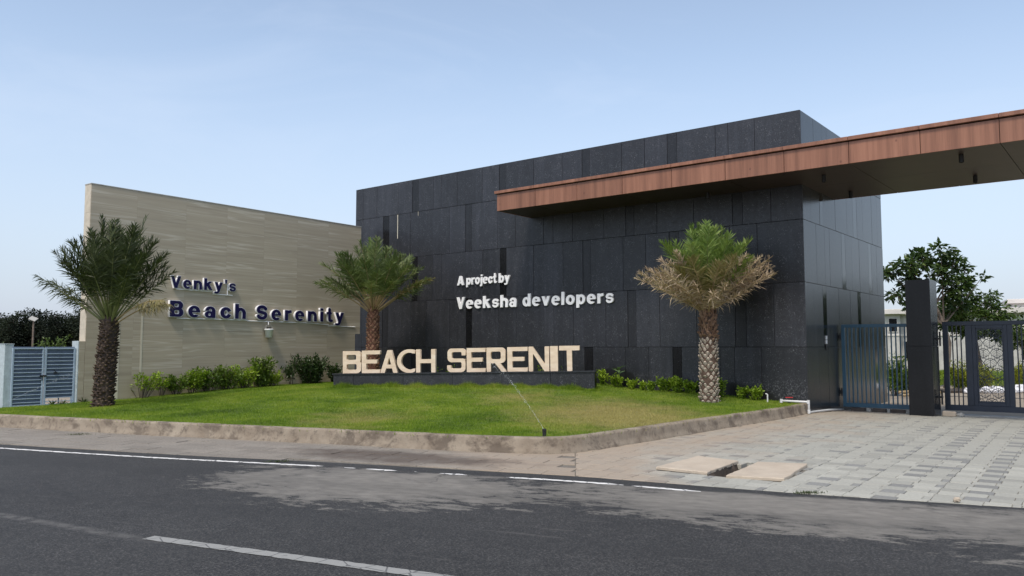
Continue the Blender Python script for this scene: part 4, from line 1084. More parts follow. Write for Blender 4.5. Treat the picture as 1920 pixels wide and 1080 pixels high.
def glyph(ch, font, sx, sy, depth, mat, dil=0.0):
    k = (ch, id(font), round(sx, 4), round(sy, 4), depth, mat.name, dil)
    if k not in _cache:
        wd, f = font[ch]
        _cache[k] = solid(trace(f, -0.15, wd + 0.15, -0.42, 1.15, 0.02, dil), sx, sy, depth, 'letter', mat)
    return _cache[k]
def words(font, parts, gap_):
    """total advance width of a word at unit size"""
    return sum(font[c][0] for c in parts) + gap_ * (len(parts) - 1)

def place_word(root, text, x0, x1, z, cap, gap_, depth, y, body, face=None, what=''):
    W_ = words(BOLD, text, gap_); sx = (x1 - x0) / W_; x = x0
    for c in text:
        me = glyph(c, BOLD, sx, cap, depth, body, 0.03 if face else 0.0)
        o = link('letter', me, root, (x, y - depth / 2, z)); o['label'] = what + ' ' + ('apostrophe' if c == "'" else 'letter ' + c)
        if face:
            link('face', glyph(c, BOLD, sx, cap, 0.012, face, 0.002), o, (0, -depth / 2 - 0.004, 0))
        x += (BOLD[c][0] + gap_) * sx

t = empty('wall_lettering', (C[0], C[1], 0), BROT)
tag(t, 'smaller upper line of white raised letters reading A project by', 'lettering')
place_word(t, 'A', -11.58, -11.28, 3.70, 0.31, 0.1, 0.05, -0.035, M['white_sign'], what='white')
place_word(t, 'project', -11.17, -9.88, 3.70, 0.31, 0.09, 0.05, -0.035, M['white_sign'], what='white')
place_word(t, 'by', -9.77, -9.31, 3.70, 0.31, 0.09, 0.05, -0.035, M['white_sign'], what='white')
t = empty('wall_lettering', (C[0], C[1], 0), BROT)
tag(t, 'larger lower line of white raised letters reading Veeksha developers', 'lettering')
place_word(t, 'Veeksha', -11.60, -9.03, 2.90, 0.395, 0.15, 0.05, -0.035, M['white_sign'], what='white')
place_word(t, 'developers', -8.79, -5.45, 2.90, 0.395, 0.15, 0.05, -0.035, M['white_sign'], what='white')
t = empty('wall_lettering', (A[0], A[1], 0), WROT)
tag(t, "smaller navy letters with white edges reading Venky's on the stone wall", 'lettering')
place_word(t, "Venky's", 2.34, 4.53, 3.345, 0.355, 0.20, 0.075, -0.012, M['white_sign'], M['navy_sign'], 'navy')
t = empty('wall_lettering', (A[0], A[1], 0), WROT)
tag(t, 'large navy letters with white edges reading Beach Serenity', 'lettering')
place_word(t, 'Beach', 2.33, 4.90, 2.505, 0.465, 0.30, 0.085, -0.012, M['white_sign'], M['navy_sign'], 'navy')
place_word(t, 'Serenity', 5.30, 8.98, 2.50, 0.465, 0.30, 0.085, -0.012, M['white_sign'], M['navy_sign'], 'navy')

# plinth and the free-standing letters
tilt = -math.asin(0.12 / PLEN)
PA = math.atan2(PD[1], PD[0])
pl = empty('letter_plinth', (PL[0], PL[1], 0.86), PA, tilt)
tag(pl, 'low dark granite plinth in the lawn under the cream letters', 'plinth')
mb = MB(); mb.box(0.03, PLEN - 0.03, 0.03, 0.52, -0.9, -0.04); mb.build('core', M['core'], pl)
for a, b in ((0, 0.62), (0.62, 2.10), (2.10, 3.55), (3.55, 4.95), (4.95, 6.30), (6.30, PLEN)):
    mb = MB(); mb.box(a + 0.003, b - 0.003, 0.0, 0.0295, -0.9, -0.042, bev=0.003); mb.build('panel', M['granite'], pl)
    mb = MB(); mb.box(a + 0.003, b - 0.003, 0.5205, 0.55, -0.9, -0.042, bev=0.003); mb.build('panel', M['granite'], pl)
for x in (0.0, PLEN - 0.03):
    mb = MB(); mb.box(x, x + 0.03, 0.03, 0.52, -0.9, -0.042, bev=0.003); mb.build('end_panel', M['granite_dark'], pl)
for a, b in ((-0.03, 1.9), (1.9, 3.8), (3.8, 5.7), (5.7, PLEN + 0.03)):
    mb = MB(); mb.box(a + 0.002, b - 0.002, -0.03, 0.58, -0.04, 0.0, bev=0.004); mb.build('cap_slab', M['granite_side'], pl)
wherel = {0: 'at the left end of the plinth', 1: 'second from the left, in front of the middle palm trunk', 2: 'just right of the middle palm trunk', 3: 'between the letters A and H', 4: 'ending the first word, before the wide gap',
          5: 'starting the second word, after the wide gap', 6: 'between the letters S and R', 7: 'between the two later letters E', 8: 'between the letters R and N', 9: 'with a green shrub tip showing through it', 10: 'as a single broad upright bar', 11: 'at the right end of the plinth'}
for i, (ch, t0, t1) in enumerate((('B', .23, .79), ('E', .81, 1.36), ('A', 1.37, 1.89), ('C', 1.87, 2.42), ('H', 2.44, 3.01), ('S', 3.35, 3.89), ('E', 3.92, 4.46), ('R', 4.49, 5.07), ('E', 5.08, 5.65), ('N', 5.68, 6.25), ('I', 6.28, 6.49), ('T', 6.53, 7.09))):
    h = 0.635 + 0.055 * t0 / 7.3
    me = glyph(ch, THIN, (t1 - t0) / THIN[ch][0], h, 0.12, M['sandstone'])
    p = pxy(t0, 0.20)
    o = link('sign_letter', me, None, (p[0], p[1], 0.862 + 0.01605 * t0), (0, tilt, PA))
    tag(o, 'cream stone letter %s standing %s' % (ch, wherel[i]), 'letter', 'cream letters standing on the plinth')

# bucket hung over the floodlight, conduits
bk = empty('bucket', (*wxy(5.75, -0.15), 1.93), WROT)
tag(bk, 'white plastic bucket hanging on the stone wall below the lettering', 'bucket')
mb = MB(); mb.lathe([(0.0, 0.0), (0.105, 0.0), (0.13, 0.235), (0.145, 0.24), (0.145, 0.275), (0.135, 0.28), (0.128, 0.27), (0.10, 0.01), (0.0, 0.01)], 24); mb.build('body', M['white_plastic'], bk, smooth=True)
mb = MB(); mb.tube([(0.14 * math.cos(a), 0.0, 0.26 + 0.17 * math.sin(a)) for a in np.linspace(0, math.pi, 14)], 0.006, 6); mb.build('handle', M['concrete_grey'], bk)
fl = empty('floodlight', (*wxy(5.75, -0.02), 2.36), WROT)
tag(fl, 'small black floodlight on a pale arm, partly hidden in the white bucket', 'light')
mb = MB(); mb.tube([(0, 0.02, 0.10), (0.03, -0.06, 0.06), (-0.02, -0.13, -0.04)], 0.012, 6); mb.build('arm', M['white_plastic'], fl)
mb = MB(); mb.box(-0.06, 0.05, -0.17, -0.09, -0.19, -0.10, bev=0.006); mb.build('lamp_head', M['black_metal'], fl)
def conduit(paths, label):
    o = empty('conduit', (A[0], A[1], 0), WROT); tag(o, label, 'conduit', 'white cable conduits under the lettering')
    for pts in paths:
        mb = MB(); mb.tube(pts, 0.016, 6); mb.build('pipe', M['white_plastic'], o)
y = -0.02
conduit([[(2.55, y, 3.325), (3.2, y, 3.315), (3.72, y, 3.31)], [(3.76, y, 3.235), (4.22, y, 3.23), (4.45, y, 3.23)], [(4.27, y - .004, 3.23), (4.27, y - .004, 3.56)]], "white conduit beneath the smaller word Venky's, with a short riser to the apostrophe")
conduit([[(2.60, y, 2.462), (3.8, y, 2.470), (5.02, y, 2.468)], [(5.02, y - .003, 2.450), (6.5, y, 2.448), (7.6, y, 2.44), (8.35, y, 2.40)], [(8.35, y, 2.365), (9.0, y, 2.36), (9.6, y, 2.352)]], 'long white conduit beneath the words Beach Serenity')

# ------------------------------------------------------------------ gates and posts
def gate_box(m, x0, x1, y0, y1, z0, z1, b=0.004): m.box(x0, x1, y0, y1, z0, z1, bev=b); return m
# small grey gate beside the stone wall (wall frame: x runs along the wall, y behind its face)
gt = empty('side_gate', (*wxy(0, 0.10), 0.0), WROT)
tag(gt, 'closed blue-grey two-leaf gate with horizontal bars at the far left', 'gate')
for x0, x1, side in ((-1.745, -0.985, 0), (-0.965, -0.205, 1)):
    lf = MB()
    for a, b in ((x0, x0 + 0.045), (x1 - 0.045, x1)): gate_box(lf, a, b, -0.02, 0.02, 0.115, 1.60)
    leaf = lf.build('gate_leaf', M['gate_grey'], gt)
    for z in (0.118, 1.562): gate_box(MB(), x0 + 0.0455, x1 - 0.0455, -0.018, 0.018, z, z + 0.036).build('rail', M['gate_grey'], leaf)
    for k in range(14):
        z = 0.205 + k * 0.0945
        gate_box(MB(), x0 + 0.0455, x1 - 0.0455, -0.016, 0.006, z, z + 0.019, 0.003).build('bar', M['gate_grey'], leaf)
    xm = (x0 + x1) / 2 + (0.0 if side else -0.02)
    gate_box(MB(), xm - 0.014, xm + 0.014, 0.0065, 0.020, 0.155, 1.56, 0.002).build('stile', M['gate_sheet'], leaf)
    gate_box(MB(), x0 + 0.01, x1 - 0.01, 0.0215, 0.026, 0.30 if side else 0.14, 1.625, 0.001).build('backing_sheet', M['gate_sheet'], leaf)
    m = MB()
    if side == 0: m.box(x1 - 0.10, x1 + 0.06, -0.05, -0.0205, 0.86, 0.90, bev=0.004); m.tube([(x1 - 0.05, -0.045, 0.86), (x1 - 0.05, -0.05, 0.76)], 0.010, 6)
    else: m.box(x0 + 0.22, x0 + 0.31, -0.045, -0.0165, 0.93, 0.97, bev=0.004); m.tube([(x0 + 0.28, -0.04, 0.96), (x0 + 0.22, -0.04, 1.03)], 0.010, 6)
    m.build('bolt', M['black_metal'], leaf)
gp = empty('gate_pillar', (*wxy(-1.91, 0.13), 0), WROT)
tag(gp, 'pale blue textured pillar at the far left edge beside the grey gate', 'pillar')
mb = MB(); mb.box(0, 0.215, 0, 0.36, -0.3, 1.68, bev=0.012); mb.build('shaft', M['pillar_paint'], gp)
mb = MB(); mb.box(-0.008, 0.223, -0.008, 0.368, 1.6805, 1.70, bev=0.006); mb.build('cap', M['pillar_paint'], gp)
m = MB(); m.prism([wxy(-1.70, -0.42), wxy(-0.20, -0.10), wxy(-0.20, 0.6), wxy(-1.70, 0.6)], -0.2, 0.105)
tag(m.build('gate_threshold', M['concrete_grey']), kind='structure')

# black granite gatepost on the drive
GZ = -0.10
po = empty('gatepost', (*bxy(1.98, 1.55), -0.06), BROT)
tag(po, 'tall square black granite post standing between the blue gate and main gate', 'gatepost')
pw, pd, ph = 0.555, 0.80, 3.34
mb = MB(); mb.box(0.02, pw - 0.02, 0.02, pd - 0.02, -0.3, ph - 0.03); mb.build('core', M['core'], po)
for z0, z1 in ((-0.2, 1.70), (1.70, ph)):
    mb = MB(); mb.box(0, pw, 0, 0.0195, z0 + 0.003, z1 - 0.003, bev=0.002); mb.build('panel', M['granite_post'], po)
    mb = MB(); mb.box(0, pw, pd - 0.0195, pd, z0 + 0.003, z1 - 0.003, bev=0.002); mb.build('panel', M['granite_post'], po)
    for x in (0.0, pw - 0.0195): mb = MB(); mb.box(x, x + 0.0195, 0.02, pd - 0.02, z0 + 0.003, z1 - 0.003, bev=0.002); mb.build('panel', M['granite_side'], po)
mb = MB(); mb.box(0.001, pw - 0.001, 0.001, pd - 0.001, ph - 0.0295, ph - 0.004); mb.build('cap', M['granite_post'], po)
for z in (0.42, 1.86):
    mb = MB(); mb.box(pw + 0.001, pw + 0.10, pd - 0.30, pd - 0.18, z, z + 0.045, bev=0.004); mb.tube([(pw + 0.08, pd - 0.24, z - 0.16), (pw + 0.08, pd - 0.24, z + 0.2)], 0.022, 8)
    mb.build('hinge', M['black_metal'], po)

po2 = po.copy(); COL.objects.link(po2); po2.location = (*bxy(7.34, 1.55), -0.06)      # its twin at the far end of the main gate
tag(po2, 'black granite post at the far end of the main gate, beyond the screens', 'gatepost')
for ch in list(po.children):
    if ch.name.startswith('hinge'): continue
    c_ = ch.copy(); COL.objects.link(c_); c_.parent = po2
def bar_gate(root, u0, u1, z0, z1, fr, mat, pitch, first, last, y=0.0):
    gate_box(MB(), u0, u0 + fr, y - .04, y + .04, z0, z1).build('post', mat, root)
    gate_box(MB(), u1 - fr, u1, y - .04, y + .04, z0, z1).build('post', mat, root)
# blue wicket hinged on the gatehouse
bgt = empty('blue_gate', (*bxy(0, 2.72), -0.10), BROT)
tag(bgt, 'bright blue barred gate between the dark building and the black post', 'gate')
u0, u1, z0, z1 = 0.085, 2.03, 0.105, 2.33
f = MB()
gate_box(f, u0, u0 + 0.085, -.04, .04, z0, z1); gate_box(f, u1 - 0.085, u1, -.04, .04, z0, z1)
gate_box(f, u0 + .0855, u1 - .0855, -.04, .04, z1 - 0.085, z1); gate_box(f, u0 + .0855, u1 - .0855, -.04, .04, z0, z0 + 0.11)
f.build('frame', M['gate_blue'], bgt)
bm = MB(); gate_box(bm, -0.015, 0.015, -.02, .02, z0 + 0.1105, z1 - 0.0855, 0.003); bme = bm.mesh('bar', M['gate_blue'])
k = 0; x = u0 + 0.155
while x < u1 - 0.10: link('bar', bme, bgt, (x, 0, 0)); x += 0.1105
for z in (0.45, 1.95):
    m = MB(); m.box(0.0315, 0.084, -0.06, 0.03, z, z + 0.10, bev=0.004); m.tube([(0.06, -0.045, z - 0.06), (0.06, -0.045, z + 0.16)], 0.018, 8); m.build('hinge', M['black_metal'], bgt)
# main sliding gate with the cut-leaf screen
mg = empty('main_gate', (*bxy(0, 2.72), -0.10), BROT)
tag(mg, 'wide dark navy gate with barred bays and a cut-leaf metal screen', 'gate')
u0, u1, z0, z1 = 2.57, 7.30, 0.13, 2.36
f = MB()
gate_box(f, u0, u1, -.045, .045, z1 - 0.10, z1); gate_box(f, u0, u1, -.045, .045, z0, z0 + 0.14)
posts = [(u0, u0 + .12), (3.075, 3.225), (3.985, 4.095), (4.56, 4.68), (5.46, 5.57), (6.1, 6.22), (u1 - .12, u1)]
for a, b in posts: gate_box(f, a, b, -.04, .04, z0 + .1405, z1 - .1005)
f.build('frame', M['gate_navy'], mg)
bm = MB(); gate_box(bm, -0.013, 0.013, -.018, .018, z0 + 0.1405, z1 - 0.1005, 0.003); bme = bm.mesh('bar', M['gate_navy'])
for i in (0, 2, 4, 5):
    a, b = posts[i][1], posts[i + 1][0]; nb_ = max(2, round((b - a) / 0.098) - 1)
    for k in range(nb_): link('bar', bme, mg, (a + (b - a) * (k + 1) / (nb_ + 1), 0, 0))
    m = MB(); m.box(a + 0.001, b - 0.001, 0.0185, 0.030, z0 + 0.34, z0 + 0.352); m.build('tie_rod', M['gate_navy'], mg)
def leaf_screen(x0, x1, z0, z1):
    m = MB()
    def rib(pts, w):
        pts = [np.array(p) for p in pts if True]
        for a, b in zip(pts[:-1], pts[1:]):
            d = b - a; L = np.hypot(*d)
            if L < 1e-4: continue
            nr = np.array([-d[1], d[0]]) / L * w / 2
            q = [a + nr, b + nr, b - nr, a - nr]
            q = [np.array([min(max(p[0], x0), x1), min(max(p[1], z0), z1)]) for p in q]
            if (abs(q[0] - q[2]).max() < 1e-4): continue
            m.add([(p[0], -0.004, p[1]) for p in q] + [(p[0], 0.004, p[1]) for p in q], [(0, 1, 2, 3), (7, 6, 5, 4), (0, 4, 5, 1), (2, 6, 7, 3)])
    lw, lh = 0.29, 0.235
    def lf(cx, cz, s, ang):
        ca, sa = math.cos(ang), math.sin(ang)
        tr = lambda p: (cx + p[0] * ca - p[1] * sa, cz + p[0] * sa + p[1] * ca)
        out = [(0, 0), (-.5, .32), (-.62, .62), (-.45, .92), (0, 1.12), (.45, .92), (.62, .62), (.5, .32), (0, 0)]
        out = [(x * s, z * s) for x, z in out]
        rib([tr(p) for p in out], 0.013); rib([tr((0, 0)), tr((0, 1.1 * s))], 0.010)
        for k in range(5):
            z = (0.10 + 0.16 * k) * s; ex = [.40, .52, .55, .46, .30][k] * s; ez = [.34, .54, .74, .92, 1.04][k] * s
            for sg in (-1, 1): rib([tr((0, z)), tr((sg * ex * .55, z + (ez - z) * .45)), tr((sg * ex, ez))], 0.0075)
    r = 0; z = z0 - 0.14
    while z < z1:
        for c in range(-1, 4):
            cx = x0 + (c + (0.5 if r % 2 else 0.0)) * lw
            lf(cx, z, 0.225, 0.0)
            rib([(cx, z), (cx - lw * .5, z - .05)], .010); rib([(cx, z), (cx + lw * .5, z - .05)], .010)
            for sg in (-1, 1):
                for e in (.35, .7): rib([(cx + sg * lw * .5 * e, z - .05 * e), (cx + sg * lw * .5 * (e + .1), z + .07)], .007)
        z += 0.245; r += 1
    for a, b, c, d in ((x0, x1, z0, z0 + .03), (x0, x1, z1 - .03, z1), (x0, x0 + .03, z0 + .0301, z1 - .0301), (x1 - .03, x1, z0 + .0301, z1 - .0301)):
        m.box(a, b, -0.006, 0.006, c, d)
    return m
for a, b in ((3.225, 3.985), (4.68, 5.46)):
    fr_m = MB(); zz0, zz1 = z0 + .1405, z1 - .1005
    gate_box(fr_m, a + .0005, a + .085, -.028, .028, zz0, zz1); gate_box(fr_m, b - .085, b - .0005, -.028, .028, zz0, zz1)
    gate_box(fr_m, a + .0855, b - .0855, -.028, .028, zz1 - .075, zz1); gate_box(fr_m, a + .0855, b - .0855, -.028, .028, zz0, zz0 + .085)
    fr_o = fr_m.build('screen_frame', M['gate_navy'], mg)
    leaf_screen(a + .0855, b - .0855, zz0 + .0855, zz1 - .0755).build('leaf_screen', M['gate_navy'], fr_o)
m = MB(); m.prism([bxy(2.56, 2.55), bxy(14, 2.55), bxy(14, 2.95), bxy(2.56, 2.95)], -0.2, -0.070)
tag(m.build('gate_track', M['concrete_grey']), kind='structure')

# pale blocks under the blue gate, dark fill for shadow and earth, loose stones
for k, (u, wdt, h, mt, lab) in enumerate(((0.50, 0.36, 0.095, 'shadow_earth', 'dark stand-in for shadow and earth under the hinge end of the blue gate'), (0.78, 0.10, 0.085, 'concrete_grey', 'pale concrete block under the blue gate, nearest its hinges'),
                       (1.03, 0.34, 0.09, 'shadow_earth', 'dark stand-in for shadow and earth under the middle of the blue gate'), (1.27, 0.075, 0.10, 'concrete_grey', 'pale slim block under the middle of the blue gate'),
                       (1.50, 0.34, 0.09, 'shadow_earth', 'dark stand-in for shadow and earth right of the slim pale block under the blue gate'), (1.73, 0.09, 0.10, 'concrete_grey', 'pale block under the blue gate, nearest the black post'))):
    m = MB(); m.box(-wdt / 2, wdt / 2, -0.07, 0.07, -0.05, h, bev=0.012)
    tag(m.build('small_block', M[mt], None, loc=(*bxy(u - 0.03, 2.70), -0.103), rot=(0, 0, BROT + rng.normal(0, .05))), lab, 'block', 'blocks propped under the blue gate')
m = MB(); m.box(-0.15, 0.15, -0.09, 0.09, 0, 0.13, bev=0.02)
tag(m.build('small_block', M['cover'], None, loc=(*bxy(2.78, 1.98), -0.078), rot=(0, 0.03, BROT + 0.12)), 'cream stone block lying at the foot of the black post', 'block')
def rock(name, loc, r, mat, label, cat, seed, flat=0.7, group=None, kind=None, parent=None):
    rr = np.random.default_rng(seed); m = MB(); n, k = 9, 6; vs = []
    for i in range(k + 1):
        th = math.pi * i / k
        for j in range(n):
            a = 2 * math.pi * j / n; q = r * (1 + rr.normal(0, .12) * (0 < i < k))
            vs.append((q * math.sin(th) * math.cos(a), q * math.sin(th) * math.sin(a) * 0.85, q * math.cos(th) * flat))
    m.add(vs, [(i * n + j, (i + 1) * n + j, (i + 1) * n + (j + 1) % n, i * n + (j + 1) % n) for i in range(k) for j in range(n)])
    o = m.build(name, mat, parent, loc=loc)
    if label: tag(o, label, cat, group, kind)
    return o
rock('stone', (*bxy(2.98, 2.15), -0.05), 0.085, M['concrete_grey'], 'rounded grey stone behind the cream block by the post', 'stone', 3)
rock('stone', (4.62, 8.52, 0.025), 0.04, M['cover'], 'pale round pebble where the paved drive meets the road', 'stone', 5)

# irrigation: white supply pipe with red tap, riser, pop-up sprinkler and its jets
pp = empty('water_pipe', (0, 0, 0)); tag(pp, 'white plastic water pipe with elbow bent over the kerb at the building corner', 'pipe')
kp = K[-6]; a0 = (6.35, 19.72); 
c1 = bxy(0.06, -0.30); c2 = bxy(0.10, 0.05); c3 = bxy(0.13, 1.3)
P1 = (6.62, 20.0, 0.30); P2 = (c1[0] - .18, c1[1] - .02, 0.295); P3 = (c1[0] + .03, c1[1] - .12, 0.29); P4 = (c1[0] + .04, c1[1] - .12, 0.06); P5 = (c2[0] + .05, c2[1], 0.03); P6 = (*c3, 0.0); P7 = (*bxy(0.13, 2.5), -0.06)
m = MB(); m.tube([P1, P2, (P3[0] - .04, P3[1] + .02, .292), P3, (P3[0] + .01, P3[1], .26), P4, (P4[0] + .02, P4[1] + .05, .035), P5, P6, P7], 0.027, 8); m.build('pipe', M['pvc'], pp, smooth=True)
for q in (P3, P4, P1): mm = MB(); mm.lathe([(0, -.045), (.036, -.045), (.036, .045), (0, .045)], 10, c=q); mm.build('fitting', M['pvc'], pp)
vq = (6.80, 19.96, 0.30)
m = MB(); m.lathe([(0, -.05), (.04, -.05), (.045, 0.0), (.03, .05), (.012, .07), (0, .07)], 10, c=vq); v_ = m.build('valve', M['black_metal'], pp)
m = MB(); m.box(vq[0] - .09, vq[0] + .09, vq[1] - .02, vq[1] + .02, vq[2] + .072, vq[2] + .092, bev=.004); m.build('handle', M['red_plastic'], v_)
m = MB(); m.tube([(6.33, 20.15, lz(6.33, 20.15) - .02), (6.33, 20.15, 0.45), (6.29, 20.17, 0.462)], 0.018, 6)
tag(m.build('riser_pipe', M['pvc']), 'short cream riser pipe standing in the lawn near the valve', 'pipe')
sp = empty('sprinkler', (0.50, 12.62, 0.225)); tag(sp, 'small black pop-up sprinkler at the front kerb throwing a jet', 'sprinkler')
m = MB(); m.lathe([(0, -.06), (.028, -.06), (.028, .085), (.033, .088), (.033, .118), (.02, .125), (0, .125)], 12); m.build('body', M['black_metal'], sp)
m = MB(); m.box(-.006, .006, -.036, -.0331, .095, .11); m.build('nozzle', M['black_metal'], sp)
def jet(p0, p1, rise, r0, nd, name, label, spread, seed, thick=0.0018, burst=0):
    rr = np.random.default_rng(seed); m = MB(); p0 = np.array(p0); p1 = np.array(p1)
    cur = lambda t: p0 + (p1 - p0) * t + np.array([0, 0, rise * 4 * t * (1 - t)])
    ts = np.linspace(0, 0.45, 26)
    m.tube([tuple(cur(t) + rr.normal(0, 0.003 + .012 * t, 3)) for t in ts], [max(0.0012, thick * (1 - 1.5 * t)) for t in ts], 5)
    def drop(c, r): m.add([(c[0] + r, c[1], c[2]), (c[0] - r, c[1], c[2]), (c[0], c[1] + r, c[2]), (c[0], c[1] - r, c[2]), (c[0], c[1], c[2] + r * 1.3), (c[0], c[1], c[2] - r * 1.3)],
                          [(0, 2, 4), (2, 1, 4), (1, 3, 4), (3, 0, 4), (2, 0, 5), (1, 2, 5), (3, 1, 5), (0, 3, 5)])
    for k in range(nd):
        t = rr.beta(2.2, 1.3); drop(cur(t) + rr.normal(0, spread * (0.12 + t * t), 3), rr.uniform(.002, .006) * r0)
    for k in range(burst): drop(p1 + rr.normal(0, 1, 3) * np.array([.55, .25, .22]), rr.uniform(.0025, .006) * r0)
    return tag(m.build(name, M['water'], smooth=False), label, 'water jet', kind='stuff')
jet((0.50, 12.60, 0.34), (-0.60, 22.2, 1.28), 0.10, 0.85, 300, 'water_jet', 'thin jet of water drops crossing the lawn to the plinth', 0.075, 2, burst=160)
jet((-10.75, 16.9, 0.33), (-11.0, 20.9, 1.02), 0.06, 0.9, 220, 'water_jet', 'thin jet of water crossing in front of the grey side gate', 0.04, 3)

# ------------------------------------------------------------------ plants
def leafset(cent, dirs, L, wd, r, droop=0.0, fold=0.25, jit=0.35):
    """diamond leaves with a folded midrib; cent, dirs (n,3)"""
    n = len(cent); d = dirs + r.normal(0, jit, (n, 3)); d[:, 2] -= droop
    d /= np.linalg.norm(d, axis=1)[:, None] + 1e-9
    up = r.normal(0, 0.6, (n, 3)) + np.array([0, 0, 1.0])
    s = np.cross(d, up); s /= np.linalg.norm(s, axis=1)[:, None] + 1e-9
    nn = np.cross(s, d)
    l = L * r.uniform(0.65, 1.25, n)[:, None]; w_ = wd * r.uniform(0.75, 1.2, n)[:, None]
    mid = cent + d * l * 0.45
    V = np.stack([cent, mid - s * w_ / 2 + nn * w_ * fold, cent + d * l, mid + s * w_ / 2 + nn * w_ * fold], 1)
    b = np.arange(n)[:, None] * 4
    F = np.concatenate([b + np.array([[0, 2, 1]]), b + np.array([[0, 3, 2]])], 0)
    return V.reshape(-1, 3), F
def shrub(x, y, z, h, wid, nst, nl, L, wl_, mat, label, seed, group, bare=0.35, cat='shrub', name='shrub', stemmat='bark', topleaf=True, dens_low=False):
    r = np.random.default_rng(seed); o = empty(name, (x, y, z), r.uniform(0, 6.28)); tag(o, label, cat, group)
    st = MB(); cs, ds = [], []
    for k in range(nst):
        a = r.uniform(0, 6.28); q = wid * r.uniform(0.1, 1.0) ** 0.7; hh = h * r.uniform(0.55, 1.0)
        b0 = np.array([math.cos(a) * q * .25, math.sin(a) * q * .25, -0.03]); b1 = np.array([math.cos(a) * q * .7, math.sin(a) * q * .7, hh * .55]); b2 = np.array([math.cos(a) * q, math.sin(a) * q, hh]) + np.append(r.normal(0, .02, 2), 0)
        st.tube([b0, b1 + r.normal(0, .015, 3), b2], [0.010, 0.007, 0.004], 5)
        for e in range(2):
            t0 = r.uniform(.4, .8); s0 = b0 + (b2 - b0) * t0; s1 = s0 + np.array([r.normal(0, .09), r.normal(0, .09), r.uniform(.05, .16)]) * (h / .6)
            st.tube([s0, s1], [.005, .003], 4)
            m = int(nl * .25); tt = r.uniform(.2, 1.05, m)[:, None]; cs.append(s0 + (s1 - s0) * tt + r.normal(0, .018, (m, 3))); ds.append(np.tile(s1 - s0, (m, 1)) * 4 + r.normal(0, .7, (m, 3)))
        tt = bare + (1 - bare) * r.uniform(0, 1.04, nl)[:, None]
        pos = np.where(tt < .55, b0 + (b1 - b0) * (tt / .55), b1 + (b2 - b1) * ((tt - .55) / .45))
        cs.append(pos + r.normal(0, .03 * (h / .5), (nl, 3)) * np.array([1, 1, .6])); rad = np.array([math.cos(a), math.sin(a), .9]); ds.append(np.tile(rad, (nl, 1)) * .6 + r.normal(0, .6, (nl, 3)))
    V, F = leafset(np.vstack(cs), np.vstack(ds), L, wl_, r)
    V[:, 2] = np.maximum(V[:, 2], 0.0)
    st.build('stem', M[stemmat], o)
    link('foliage', np_mesh('foliage', V, F, M[mat]), o)
    return o
gS = 'shrubs planted along the foot of the stone wall'
for a in ((-10.28, 22.56, .72, .34, 7, 15, .05, .75, 'leaf_lime', 'sparse twiggy lime shrub beside the pale strips, nearest the left palm', .55),
          (-9.93, 23.03, .66, .20, 4, 12, .45, .6, 'leaf_lime', 'two thin half-bare stems rising right of the lime shrub', .60),
          (-9.66, 23.38, .62, .24, 5, 30, .10, .3, 'leaf_mid', 'low leafy green shrub below the B of Beach', .3),
          (-9.36, 23.80, .74, .26, 6, 34, .08, .3, 'leaf_lime', 'leafy lime shrub with bare twigs poking up, below the large letter e', .25),
          (-9.02, 24.27, .70, .30, 7, 34, .05, .3, 'leaf_mid', 'shrub with one long shoot, below the a of Beach', .2),
          (-8.66, 24.75, .72, .30, 8, 34, .05, .3, 'leaf_mid', 'dense green shrub below the gap after Beach', .15),
          (-8.32, 25.22, .74, .28, 7, 34, .05, .3, 'leaf_lime', 'yellow-green shrub with upright tips left of the tall one', .2),
          (-7.97, 25.69, .92, .26, 9, 46, .0, .2, 'leaf_mid', 'tallest narrow green shrub straight below the white bucket', .1),
          (-7.70, 26.05, .48, .26, 6, 26, .0, .3, 'leaf_lime', 'short yellow-green shrub at the right foot of the tall narrow one', .25)):
    x, y, h, wd, ns, nl, jit, bare, mt, lab, br = a
    shrub(x, y, lz(x, y), h * 1.0, wd * 1.6, ns + 6, int(nl * 1.6), 0.090, 0.044, mt, lab, int(abs(x * 100)), gS, bare=br, stemmat='bark_deep')
shrub(-7.25, 26.62, lz(-7.25, 26.62), .86, .26, 6, 44, .095, .05, 'leaf_deep', 'thin dark upright shrub left of the big rounded bush', 71, gS, bare=.3, stemmat='bark_deep')
shrub(-6.74, 27.30, lz(-6.74, 27.3), .98, .62, 26, 64, .10, .055, 'leaf_deep', 'big rounded dark green bush left of the plinth', 72, gS, bare=.08, stemmat='bark_deep')
shrub(-6.12, 27.9, lz(-6.12, 27.9), .62, .36, 10, 44, .09, .05, 'leaf_deep', 'low dark bush tucked behind the left end of the plinth', 73, gS, bare=.1, stemmat='bark_deep')
gF = 'lime shrubs along the foot of the granite front'
